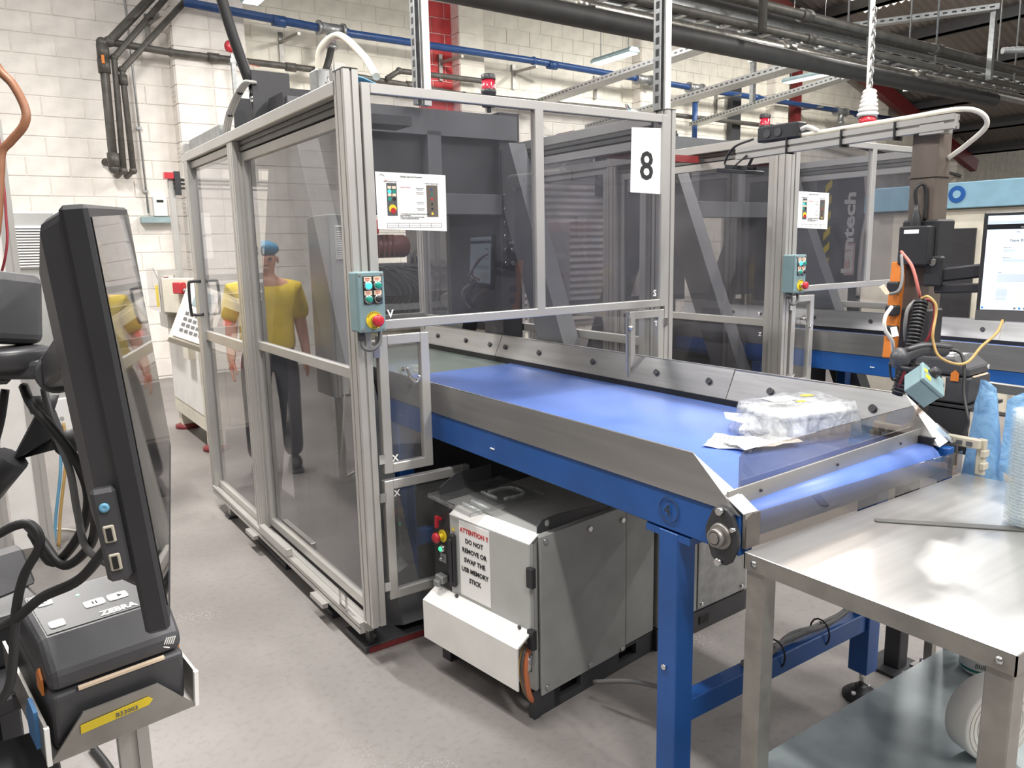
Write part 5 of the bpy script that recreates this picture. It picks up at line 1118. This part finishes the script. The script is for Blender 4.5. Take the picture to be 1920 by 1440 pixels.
# connectors and blue air lines on top of the near cell
t = thing('plug_connector', 'red and grey plug connector with a cream cable on the near cell top', 'connector', (1.42, 3.3, 2.3)); MB().b(1.36, 1.48, 3.25, 3.38, 2.18, 2.33).build('body', 'red', t, .01); MB().b(1.28, 1.37, 3.27, 3.36, 2.24, 2.35).build('shell', 'galv', t, .008); MB().tube([(1.3, 3.3, 2.33), (1.31, 3.28, 2.43), (1.36, 3.2, 2.47), (1.36, 2.98, 2.35), (1.32, 2.78, 2.23)], .015, 9).build('cable', 'cream', t); MB().b(1.2, 1.7, 3.24, 3.4, 2.14, 2.18).build('shelf', 'black_steel', t)
for k in range(6):
    q = MB(); e = k*.006; q.tube([(1.17, 2.74+e, 2.19+e*.5), (1.23, 2.75+e, 2.215-e*.3), (1.30, 2.77+e, 2.205-e*.5), (1.36, 2.79+e, 2.19), (1.42, 2.82, 2.172+e)], .0035, 6); one(q, 'air_line', 'cable_blue', '%s thin blue air line from the top on the near cell corner' % ('topmost', 'second', 'third', 'fourth', 'fifth', 'lowest')[k], 'hose', 'blue air lines on the near cell')
for k in range(4):
    q = MB(); j = lambda s=.03: random.uniform(-s, s); q.tube([(2.72, 2.9+j(), 2.2), (2.8, 3.0+j(), 2.27+j(.02)), (2.95, 3.05+j(), 2.22+j(.02)), (3.15, 3.15+j(), 2.17), (3.5, 3.4, 2.10)], .005 if k else .009, 7); one(q, 'air_line', ('cream', 'cable_blue', 'cable_grey', 'cable_white')[k], ('cream', 'blue', 'grey', 'white')[k]+' air line looping over the gap between the two guard cells', 'hose', 'air lines between the cells')
q = MB(); q.b(2.72, 3.2, 3.35, 3.5, 2.12, 2.2); q.b(2.72, 3.75, 3.40, 3.44, 2.08, 2.12); one(q, 'cable_shelf', 'dark_red', 'dark red tray bridging the gap between the two guard cells', 'tray')

# ================================================================== slotted tray posts rising from the cell
def tray_post(x, y, z0, z1, w_, label):
    t = thing('tray_post', label, 'cable tray', (x, y, z0), 'vertical slotted tray posts')
    MB().b(x+w_*.55, x+w_, y, y+.05, z0, z1).build('white_cover', 'white_paint', t)
    q = MB(); q.b(x, x+w_*.55, y+.03, y+.034, z0, z1); q.b(x, x+.004, y-.01, y+.03, z0, z1); q.b(x+w_*.3, x+w_*.34, y-.01, y+.03, z0, z1); q.build('channel', 'galv', t)
    q = MB(); z = z0+.03
    while z < z1: q.b(x+w_*.1, x+w_*.22, y+.026, y+.0305, z, z+.03); q.b(x+w_*.37, x+w_*.5, y+.026, y+.0305, z, z+.022); q.b(x-.001, x+.005, y, y+.02, z, z+.03); z += .05
    q.build('slot_row', 'slot', t)['kind'] = 'stuff'
tray_post(1.93, 3.62, 2.31, 4.6, .088, 'slotted grey and white tray post rising in front of the red wall patch')
tray_post(2.64, 2.645, 2.195, 4.2, .078, 'slotted grey and white tray post rising from the corner beside the 8 sign')

# ================================================================== overhead service run
YS = 5.2
def run(dy, z, r, m, name, label, x0=2.4, x1=20, drop=.0): 
    return pipe([(x0, YS+dy, z), (x1, YS+dy, z-.008*(x1-x0))], r, m, name, label, [((x, YS+dy, z-.008*(x-x0)), (1, 0, 0)) for x in (4.4, 7.1, 9.6) if r < .07])
run(-.05, 3.42, .085, 'black_pipe', 'insulated_pipe', 'thick black insulated pipe, lowest of the overhead run', 2.4, 11.2)
run(.12, 3.56, .06, 'foil', 'foil_duct', 'shiny foil wrapped pipe in the overhead run above the black one')
run(-.16, 3.60, .035, 'dark_pipe', 'steam_pipe', 'thin iron pipe beside the foil pipe in the overhead run')
run(-.1, 3.83, .048, 'dark_pipe', 'steam_pipe', 'upper iron pipe in the overhead run, along the cable ladder', 2.4, 20)
run(.42, 3.98, .045, 'black_pipe', 'steam_pipe', 'topmost dark pipe at the back of the overhead run')
t = thing('cable_ladder', 'galvanised cable ladder full of cables between the overhead pipes', 'cable ladder', (10, YS+.25, 3.7))
for dy in (.02, .42): MB().b(2.4, 22, YS+dy, YS+dy+.02, 3.68, 3.74).build('side_rail', 'galv', t)
for k in range(60): MB().b(2.5+k*.32, 2.56+k*.32, YS+.03, YS+.43, 3.68, 3.70).build('rung', 'galv', t)
for k in range(7): MB().tube([(2.4+i_*2.2, YS+.07+k*.05+random.uniform(-.02, .02), 3.715+random.uniform(0, .02)) for i_ in range(9)], .012, 6, 4).build('cable', 'cable_black' if k % 3 else 'cable_grey', t)
vp = pipe([(5.85, YS-.3, 3.80), (5.85, YS-.3, 4.12), (6.05, YS-.3, 4.18), (6.2, YS-.3, 4.1), (6.2, YS-.3, 3.5)], .04, 'dark_pipe', 'vent_loop', 'grey iron pipe loop standing up from the overhead run')
MB().b(5.95, 6.08, YS-.36, YS-.24, 3.9, 4.05).build('valve_box', 'white_paint', vp)
k = 0
for (a, b_) in ((1545,), (1608,), (1712,), (1745,), (1757,), (1830,), (1862,), (1275,), (1175,)) if False else ():
    pass
for x, y, z in ((7.0, YS+.45, 3.72), (8.2, YS-.1, 3.8), (8.6, YS+.4, 3.7), (9.6, YS-.1, 3.8), (10.0, YS+.45, 3.7), (11.6, YS-.1, 3.78), (12.2, YS+.4, 3.7), (14.0, YS-.1, 3.74), (14.8, YS+.45, 3.68)):
    k += 1; q = MB(); q.cyl((x, y, z-.25), (x, y, roof_z(x)+.05), .012, 6); q.b(x-.03, x+.03, y-.03, y+.03, z-.27, z-.23)
    one(q, 'hanger_rod', 'galv', '%s hanger rod from the dark roof to the overhead run, counted from the left' % ('first', 'second', 'third', 'fourth', 'fifth', 'sixth', 'seventh', 'eighth', 'ninth')[k-1], 'rod', 'hanger rods of the overhead run')
# trays branching to the back wall
def tray(p0, p1, w_, label, m='galv'):
    t = thing('cable_tray', label, 'cable tray', p0, 'slotted cable trays'); p0, p1 = Vector(p0), Vector(p1); d = (p1-p0).normalized(); r = d.cross(Z3).normalized()
    MB().bar(p0, p1, w_, .006).build('bed', m, t)
    for s in (-1, 1): MB().bar(p0+r*s*w_/2+Z3*.03, p1+r*s*w_/2+Z3*.03, .006, .066).build('side', m, t)
    q = MB(); n = int((p1-p0).length/.1)
    for i_ in range(n):
        c_ = p0+d*(.05+i_*.1); 
        for s in (-1, 1): q.bar(c_+r*s*(w_/2+.0035)+Z3*.03, c_+r*s*(w_/2+.0035)+Z3*.03+d*.05, .002, .018)
    q.build('slots', 'slot', t)['kind'] = 'stuff'
tray((7.0, 5.5, 3.75), (7.6, 10.6, 3.75), .22, 'cable tray running back to the wall left of the blue pipe joint')
tray((8.0, 5.5, 3.55), (9.0, 10.6, 3.55), .25, 'cable tray running back to the wall behind the second tray post')
tray((9.6, 5.5, 3.72), (11.2, 10.3, 3.7), .2, 'cable tray rising towards the distant tube lamp')
tray((10.6, 4.9, 4.3), (9.2, 7.4, 4.3), .12, 'raised cable tray crossing below the dark roof')
tray((12.5, 4.6, 3.9), (17.5, 1.8, 3.9), .12, 'far cable tray under the dark roof at the right edge')
pipe([(11.0, 5.0, 3.9), (17.5, 1.2, 4.15)], .04, 'galv', 'white_conduit', 'long straight conduit slanting under the roof at upper right')
q = MB(); q.bar((10.6, 4.95, 3.5), (10.6, 4.95, 4.3), .06, .06, (0, 1, 0)); q.bar((9.2, 7.4, 3.5), (9.2, 7.4, 4.3), .06, .06, (0, 1, 0)); one(q, 'tray_support', 'galv', 'pair of slotted uprights carrying the raised cable tray', 'support')
# white wrapped hose with red plug on a chain
t = thing('hanging_socket', 'white wrapped hanging cable with red plug on a chain above the overhead rail', 'socket', (4.48, 2.738, 2.263))
MB().tube([(4.609, 2.847, 3.179), (4.549, 2.808, 2.807), (4.513, 2.785, 2.589), (4.492, 2.77, 2.449)], .014, 8).build('cable', 'cable_white', t)
q = MB(); a_, b_ = Vector((4.501, 2.767, 2.465)), Vector((4.47, 2.754, 2.303)); q.cyl(a_, b_, .035, 14, .055); q.build('wrapped_body', 'tarp', t)
for k in range(6): q = MB(); p_ = a_.lerp(b_, .1+k*.16); q.lathe(p_, [(.036+k*.004, 0), (.041+k*.004, .008), (.036+k*.004, .016)], 14); q.build('tape_ring', 'paper', t)
q = MB(); c_ = Vector((4.467, 2.746, 2.26)); q.cyl(b_, c_, .05, 14, .045); q.build('plug', 'red', t)
for k in range(14):
    p_ = Vector((4.56, 2.801, 2.925)).lerp(Vector((4.484, 2.753, 2.461)), k/13); q = MB(); ax_ = X3 if k % 2 else Y3
    q.tube([p_+ax_*.012*math.cos(a)+Z3*.022*math.sin(a) for a in [2*PI*j/10 for j in range(11)]], .004, 5, 1, False); q.build('chain_link', 'galv', t)

# ================================================================== moulding machine behind the near cell
t = thing('moulding_machine', 'cream injection moulding machine with aluminium guards behind the near cell', 'machine', (3.6, 7.0, 0))
MB().b(1.42, 3.5, 6.45, 7.65, .16, .95).build('base', 'cream', t, .01); MB().b(1.415, 1.42, 6.5, 7.6, .3, .9).build('end_panel', 'white_paint', t)
for x in (1.5, 3.4):
    for y in (6.52, 7.56):
        f = MB().b(x-.06, x+.06, y-.06, y+.06, .04, .16).build('foot_block', 'cream', t); MB().lathe((x, y, 0), [(.0, 0), (.11, 0), (.11, .03), (.06, .045), (0, .045)], 18).build('foot_pad', 'dark_red', f)
MB().b(1.6, 2.35, 6.43, 6.45, .2, .9).build('service_panel', 'cream', t, .004); MB().b(2.4, 3.48, 6.43, 6.45, .2, .9).build('service_panel', 'cream_dark', t, .004)
MB().b(1.62, 1.73, 6.42, 6.432, .66, .86).build('red_logo_panel', 'red', t); text('EM', .07, 'paper', (1.635, 6.418, .72), X3, Z3, t, 'lettering')
MB().tube([(1.9, 6.42, .75), (1.95, 6.3, .6), (2.1, 6.3, .45), (2.3, 6.4, .42)], .03, 10).build('hose', 'rubber', t); MB().tube([(2.0, 6.42, .78), (2.1, 6.32, .66), (2.25, 6.36, .6)], .018, 8).build('hose', 'cable_orange', t)
MB().b(1.45, 3.5, 6.5, 7.6, .95, 1.2).build('bed', 'steel_dull', t)
for x in (2.65, 3.4): MB().b(x, x+.1, 6.55, 6.65, 1.2, 2.2).build('frame_post', 'alu_dark', t)
MB().b(2.65, 3.5, 6.52, 6.6, 2.13, 2.25).build('frame_beam', 'alu_dark', t)
for k, z in enumerate((1.22, 1.30, 1.38)): MB().b(1.45, 3.5, 6.40-.02*k, 6.47, z, z+.05).build('slide_rail', 'galv', t)
gf = MB(); frame_rect(gf, 1.41, 2.45, 1.25, 2.22, 7.0, 7.04, .05); gf = gf.build('guard_frame', 'alu', t, .003)
for k in range(3): MB().b(1.45, 2.45, 6.985, 7.0, 2.12+k*.035, 2.135+k*.035).build('rail_line', 'slot', gf)
MB().b(1.46, 2.4, 7.015, 7.021, 1.3, 2.17).build('pane', 'clear', gf); MB().b(1.38, 1.45, 6.96, 7.02, 2.2, 2.25).build('limit_switch', 'red', gf); MB().b(1.455, 1.5, 6.96, 7.0, 2.07, 2.26).build('bracket', 'black_plastic', gf)
for z in (1.55, 1.75): MB().b(1.62, 1.72, 7.008, 7.014, z, z+.18).build('notice_sheet', 'paper', gf)
MB().tube([(1.56, 7.0, 1.3), (1.56, 6.95, 1.32), (1.56, 6.95, 1.46), (1.56, 7.0, 1.48)], .012, 8).build('handle', 'black_plastic', gf)
MB().b(2.5, 2.85, 7.08, 7.5, 1.2, 2.1).build('clamp_block', 'white_paint', t, .01); MB().b(2.6, 3.0, 6.95, 7.0, 1.35, 1.75).build('number_panel', 'cream', t); text('130', .13, 'ink_grey', (1.98, 6.975, 1.56), X3, Z3, t, 'lettering'); MB().b(1.9, 2.45, 6.978, 6.998, 1.48, 1.78).build('number_panel', 'cream', t)
MB().tube([(2.6, 6.9, 1.9), (2.8, 6.75, 1.75), (2.75, 6.7, 1.5), (2.6, 6.75, 1.35)], .015, 8).build('hose', 'cable_white', t)
# injection motor and valves
m_ = MB(); m_.cyl((2.62, 6.1, 1.62), (3.08, 6.1, 1.62), .095, 20); m_.cyl((3.06, 6.1, 1.62), (3.10, 6.1, 1.62), .085, 20); m_.build('drive_motor', 'brown_motor', t, .006)
for k in range(7): MB().b(2.66+k*.045, 2.67+k*.045, 6.0, 6.2, 1.53, 1.716).build('cooling_fin', 'brown_motor', t)
MB().b(2.35, 2.62, 6.0, 6.25, 1.45, 1.8).build('gear_head', 'mid_plastic', t, .02); MB().b(2.45, 2.8, 5.98, 6.3, 1.72, 1.84).build('red_cover', 'red', t, .01)
MB().b(2.5, 3.4, 6.0, 6.2, 1.2, 1.48).build('valve_block', 'mid_plastic', t, .01)
for k in range(9): MB().tube([(2.6+k*.06, 6.0, 1.45), (2.7+k*.07, 5.85, 1.40+.05*math.sin(k)), (2.85+k*.05, 5.8, 1.25), (2.8+k*.06, 5.9, 1.08)], .011, 6).build('hose', 'cable_black', t)
MB().b(2.3, 3.5, 5.82, 5.9, 1.10, 1.15).build('hose_rail', 'galv', t)
for k in range(8): MB().b(2.5+k*.1, 2.515+k*.1, 5.84, 5.86, .95, 1.10).build('rail_peg', 'black_plastic', t)
for k in range(6): MB().cyl((3.1+k*.05, 6.0, 1.48), (3.1+k*.05, 6.0, 1.56), .015, 8).build('valve_cap', 'black_plastic', t)
for z in (.85, .95, 1.0): MB().cyl((2.2, 5.86, z), (3.5, 5.86, z), .03, 12).build('tie_bar', 'steel_dull', t)
MB().b(3.2, 3.5, 5.9, 6.3, .0, 2.0).build('frame_column', 'alu_dark', t); MB().b(2.2, 3.5, 5.9, 6.45, .3, .8).build('front_skirt', 'grey_paint', t)
# operator panels on the machine end
t = thing('operator_panel', 'tilted cream operator panel with keypad and red display beside the near cell', 'control panel', (1.42, 6.2, .8))
OX = RZ(math.radians(-12), (1.42, 6.22, 1.15)) @ Matrix.Rotation(math.radians(24), 4, 'Y') @ Matrix.Rotation(math.radians(-18), 4, 'X')
def go(): q = MB(); q.xf = OX; return q
go().b(-.17, .32, 0, .16, -.27, .2).build('case', 'cream', t, .008, 2)
s = go().b(-.15, .07, -.012, 0, -.25, .18).build('keypad_panel', 'white_paint', t, .004); go().b(-.10, .03, -.016, -.012, .02, .15).build('display', 'lamp_body', s)
q = go()
for r in range(4):
    for c_ in range(5): q.b(-.12+c_*.035, -.095+c_*.035, -.015, -.012, -.20+r*.045, -.175+r*.045)
q.build('keys', 'ink_grey', s)
s = go().b(.09, .31, -.02, 0, -.25, .16).build('display_panel', 'cream', t, .004); go().b(.12, .24, -.024, -.02, -.15, .09).build('display_window', 'brown_motor', s); go().b(.15, .21, -.026, -.024, -.05, .0).build('digits', 'red_digits', s)
MB().b(1.5, 1.6, 6.3, 6.46, .7, 1.0).build('mount', 'cream', t)
t = thing('switch_cabinet', 'cream switch panel with red block and black knobs left of the operator panel', 'control panel', (1.3, 6.75, .8))
SPX = RZ(math.radians(-70), (1.36, 6.7, 1.28))
q = mbx(SPX); q.b(-.25, .28, 0, .08, -.16, .12); q.build('panel', 'cream', t, .004); q = mbx(SPX); q.b(-.02, .1, -.05, 0, .0, .09); q.build('red_switch', 'red', t, .006)
for k in range(4): q = mbx(SPX); q.cyl((.12+k*.04, 0, .03), (.12+k*.04, -.04, .03), .012, 8); q.build('key_switch', 'chrome', t)
for k in range(5): q = mbx(SPX); q.cyl((.06+k*.045, 0, -.08), (.06+k*.045, -.03, -.08), .017, 10); q.build('knob', 'black_plastic', t)
MB().b(1.36, 1.45, 6.6, 6.8, .75, 1.2).build('mount', 'cream', t)
t = thing('guard_hood', 'clear hood in an aluminium frame at the far end of the moulding machine', 'guard', (1.45, 7.3, 1.2))
q = MB(); q.prism([(1.26, 6.96, 1.12), (1.26, 7.5, 1.12), (1.26, 7.5, 1.48), (1.26, 7.2, 1.48), (1.26, 6.96, 1.36)], (.01, 0, 0)); q.build('side_pane', 'pane', t)
q = MB(); q.b(1.26, 1.42, 6.94, 6.99, 1.42, 1.46); q.b(1.26, 1.42, 6.94, 6.99, 1.10, 1.14); q.b(1.26, 1.29, 6.94, 6.99, 1.14, 1.42); q.b(1.38, 1.42, 6.94, 6.99, 1.14, 1.42); q.build('frame', 'alu', t); MB().b(1.295, 1.33, 6.93, 6.95, 1.15, 1.41).build('dark_strip', 'brown_motor', t)
MB().b(1.254, 1.259, 7.05, 7.12, 1.16, 1.34).build('label_strip', 'yellow', t); MB().b(1.3, 1.45, 6.98, 7.3, .98, 1.1).build('mount', 'alu', t)

# ================================================================== roller shutter in the back wall
t = MB().b(7.55, 10.05, 10.74, 10.78, .2, 3.2).build('door_1', 'shutter'); t['kind'] = 'structure'
for k in range(26): q = MB(); z = .25+k*.113; q.prism([(7.6, 10.74, z), (7.6, 10.715, z+.05), (7.6, 10.74, z+.104)], (2.4, 0, 0)); q.build('slat', 'shutter', t)
for x in (7.5, 10.02): MB().b(x, x+.08, 10.66, 10.78, 0, 3.25).build('guide', 'alu', t)
# tall cream cabinet with emergency stop behind the near cell
t = thing('control_cabinet', 'slim cream cabinet with red stop button seen through the near cell', 'cabinet', (4.38, 5.75, 0))
MB().b(4.26, 4.50, 5.6, 5.95, .02, 1.81).build('body', 'white_paint', t, .006); MB().b(4.24, 4.52, 5.58, 5.97, 0, .02).build('plinth', 'black_steel', t); MB().cyl((4.34, 5.6, 1.33), (4.34, 5.59, 1.33), .045, 16).build('stop_plate', 'yellow', t); MB().lathe((4.34, 5.59, 1.33), [(.02, 0), (.035, .02), (.035, .04), (0, .05)], 16, (0, -1, 0)).build('stop_button', 'red', t)
# status screen on a stalk in front of the red patch
t = thing('machine_terminal', 'machine terminal with a lit blue screen seen through the near cell window', 'terminal', (3.75, 6.3, 0))
MB().b(3.6, 4.15, 6.2, 6.5, .02, 1.55).build('cabinet', 'cream', t, .006); MB().b(3.56, 4.19, 6.18, 6.52, 0, .02).build('plinth', 'black_steel', t); MB().b(3.62, 3.86, 6.12, 6.2, 1.88, 2.12).build('screen_case', 'cream', t, .01); MB().b(3.64, 3.82, 6.115, 6.12, 1.92, 2.08).build('screen', 'screen_blue', t); MB().b(3.85, 3.95, 6.25, 6.33, 1.55, 2.35).build('stalk', 'alu', t)
MB().tube([(3.68, 6.18, 1.08), (3.68, 6.13, 1.1), (3.68, 6.13, 1.35), (3.68, 6.18, 1.37)], .016, 8).build('handle', 'black_plastic', t)
for k in range(2): MB().cyl((3.65+k*.12, 6.2, .9), (3.65+k*.12, 6.17, .9), .05, 14).build('gauge', 'grey_paint', t)
# wrapping machine
t = thing('wrapping_machine', 'charcoal wrapping machine with yellow hazard stripe and vertical lettering beyond the second cell', 'machine', (10.05, 6.9, 0))
MB().b(9.45, 10.65, 6.5, 7.4, .02, 2.6).build('tower', 'wrap_grey', t, .02); MB().b(9.4, 10.7, 6.45, 7.45, 0, .02).build('plinth', 'black_steel', t)
for k in range(9): q = MB(); z = .75+k*.21; q.prism([(9.66, 6.495, z), (9.80, 6.495, z+.10), (9.80, 6.495, z+.20), (9.66, 6.495, z+.10)], (0, .006, 0)); q.build('hazard_stripe', 'yellow', t)
text('Lantech', .36, 'paper', (10.36, 6.492, 1.12), Z3, -X3, t, 'lettering', bold=.012)
MB().b(10.18, 10.42, 6.494, 6.5, 1.10, 1.55).build('notice_sheet', 'pink_paint', t); MB().b(10.05, 10.3, 6.494, 6.5, .55, 1.0).build('notice_sheet', 'paper', t)
MB().tube([(10.55, 6.47, 2.5), (10.6, 6.45, 2.0), (10.52, 6.45, 1.6), (10.5, 6.46, .8)], .035, 8).build('wrapped_cable', 'tarp', t)
# cream machine with pale blue beam
t = thing('case_sealer', 'cream machine with a pale blue top beam behind the lit monitor', 'machine', (8.3, 3.2, 0))
MB().b(7.55, 9.2, 1.2, 4.6, .02, 1.86).build('body', 'cream', t, .01); MB().b(7.5, 9.25, 1.15, 4.65, 0, .02).build('plinth', 'black_steel', t)
MB().b(7.47, 7.56, 1.0, 4.55, 1.86, 2.09).build('beam', 'blue_beam', t, .006); MB().b(7.5, 9.2, 1.2, 4.6, 1.86, 2.02).build('hood', 'blue_beam', t)
q = MB(); q.cyl((7.47, 3.68, 1.985), (7.462, 3.68, 1.985), .075, 20); q.build('badge', 'blue_paint', t); q = MB(); q.cyl((7.462, 3.68, 1.985), (7.458, 3.68, 1.985), .035, 16); q.build('badge_eye', 'blue_beam', t)
MB().b(7.53, 7.56, 3.52, 3.85, .4, 1.68).build('dark_door', 'black_plastic', t); MB().b(7.53, 7.56, 2.0, 3.1, .5, 1.66).build('dark_door', 'black_plastic', t)
MB().b(7.535, 7.55, 3.28, 3.44, 1.42, 1.72).build('notice_sheet', 'paper', t); q = MB(); q.b(7.53, 7.535, 3.30, 3.33, 1.46, 1.5); q.m('ink')
for k in range(6): q.b(7.53, 7.535, 3.30, 3.36, 1.5+k*.03, 1.515+k*.03)
q.build('notice_print', 'ink', t)
MB().b(7.545, 7.57, 3.1, 3.14, .02, 1.86).build('frame_post', 'alu', t)
# brown hoses tied to a wall stanchion at far right
t = thing('hose_stanchion', 'grey stanchion wound with brown hoses against the far wall', 'pipe', (19.5, 10.3, 0))
MB().b(19.4, 19.5, 10.25, 10.35, 0, 4.35).build('stanchion', 'galv', t)
for k in range(2): MB().tube([(19.42+.08*math.sin(z*3+k*2), 10.2, z*.5+.6) for z in range(9)], .03, 7).build('hose', 'hose_brown', t)
q = MB(); q.b(12.6, 12.85, 10.6, 10.72, 0, 4.6); one(q, 'wall_channel', 'black_steel', 'tall dark cable channel on the wall between the two beacons', 'channel')

# ================================================================== person standing behind the foreground monitor, mirrored in the cell panels
PXp = RZ(math.radians(14), (.615, 5.58, 0))
t = thing('person', 'person in yellow T-shirt, dark trousers and blue hairnet, mirrored in the guard panels', 'person', (.615, 5.58, 0))
def skin_obj(name, verts, edges, radii, m, parent, root=0, sub=2):
    me = bpy.data.meshes.new(name); off = parent.location if parent.parent is None else parent.location+parent.parent.location
    me.from_pydata([tuple(PXp @ Vector(v)-off) for v in verts], edges, []); me.materials.append(MATS[m])
    o = bpy.data.objects.new(name, me); COL.objects.link(o); o.parent = parent
    md = o.modifiers.new('skin', 'SKIN'); md.use_smooth_shade = True
    for i, r in enumerate(radii):
        sv = me.skin_vertices[0].data[i]; sv.radius = r if isinstance(r, tuple) else (r, r); sv.use_root = (i == root)
    s = o.modifiers.new('sub', 'SUBSURF'); s.levels = sub; s.render_levels = sub; return o
# x to the person's left (our right), y = back, z up; faces -y
hand = lambda s: [(s*.275, -.10, .80), (s*.275, -.115, .735), (s*.272, -.13, .69)]
V = [(0, 0, .93), (0, .01, 1.1), (0, .01, 1.28), (0, .005, 1.35), (0, 0, 1.43), (0, -.018, 1.525), (0, -.022, 1.60)]
R = [(.13, .09), (.13, .09), (.15, .10), (.12, .085), .052, (.082, .092), (.096, .11)]
E_ = [(0, 1), (1, 2), (2, 3), (3, 4), (4, 5), (5, 6)]
for s in (-1, 1):
    b0 = len(V); V += [(s*.17, .01, 1.335), (s*.215, .03, 1.12), (s*.235, -.05, .91)]; R += [.06, .05, .036]; E_ += [(3, b0), (b0, b0+1), (b0+1, b0+2)]
    h = len(V); V += [(s*.24, -.075, .85), (s*.242, -.09, .805)]; R += [(.026, .04), (.02, .042)]; E_ += [(b0+2, h), (h, h+1)]
    for k, (dy, L) in enumerate(((-.028, .062), (-.01, .072), (.009, .068), (.026, .055))):
        f = len(V); V += [(s*.242, -.095+dy, .775), (s*.238, -.105+dy, .775-L*.5), (s*.226, -.112+dy, .775-L)]; R += [.0095, .009, .008]; E_ += [(h+1, f), (f, f+1), (f+1, f+2)]
    f = len(V); V += [(s*.225, -.118, .82), (s*.215, -.138, .785), (s*.21, -.142, .755)]; R += [.011, .0105, .009]; E_ += [(h, f), (f, f+1), (f+1, f+2)]
    l = len(V); V += [(s*.09, 0, .86), (s*.10, -.01, .50), (s*.105, .01, .10)]; R += [.085, .06, .04]; E_ += [(0, l), (l, l+1), (l+1, l+2)]
body = skin_obj('body', V, E_, R, 'skin', t)
for s in (-1, 1):
    q = MB(); q.xf = PXp; q.ball((s*.03, -.112, 1.548), .012, 8); q.build('eye', 'ink', body)
    q = MB(); q.xf = PXp; q.ball((s*.085, -.025, 1.54), .022, 8, (.4, .8, 1.3)); q.build('ear', 'skin', body)
q = MB(); q.xf = PXp; q.prism([(-.014, -.105, 1.51), (.014, -.105, 1.51), (0, -.136, 1.512), (0, -.108, 1.555)], (0, 0, .001)); q.build('nose', 'skin', body)
q = MB(); q.xf = PXp; q.ball((0, -.098, 1.485), .022, 8, (1, .5, .28)); q.build('mouth', 'pink_paint', body)
SV = [(0, 0, .85), (0, 0, .98), (0, .01, 1.17), (0, .01, 1.33), (0, .0, 1.41)]; SR = [(.205, .155), (.19, .14), (.19, .135), (.15, .11), (.08, .075)]; SE = [(0, 1), (1, 2), (2, 3), (3, 4)]
for s in (-1, 1):
    b0 = len(SV); SV += [(s*.185, .01, 1.325), (s*.225, .02, 1.1)]; SR += [.085, .078]; SE += [(3, b0), (b0, b0+1)]
skin_obj('t_shirt', SV, SE, SR, 'shirt', t)
TV = [(0, 0, .98), (0, 0, .90)]; TR = [(.135, .10), (.15, .11)]; TE = [(0, 1)]
for s in (-1, 1):
    b0 = len(TV); TV += [(s*.095, 0, .82), (s*.105, -.01, .5), (s*.11, .01, .09)]; TR += [.105, .082, .075]; TE += [(1, b0), (b0, b0+1), (b0+1, b0+2)]
skin_obj('trousers', TV, TE, TR, 'trousers', t)
for s in (-1, 1):
    q = MB(); q.xf = PXp @ Matrix.Translation((s*.11, -.04, 0)); q.b(-.05, .05, -.13, .13, .0, .03); q.build('boot_sole', 'boot', t, .02, 2)
    q = MB(); q.xf = PXp @ Matrix.Translation((s*.11, -.04, .06)); q.ball((0, 0, 0), .06, 12, (.85, 2.0, .95)); q.build('boot', 'boot', t)
q = MB(); q.xf = PXp; q.ball((0, -.018, 1.617), .112, 18, (.9, 1.06, .52)); q.build('hairnet', 'hairnet', t)
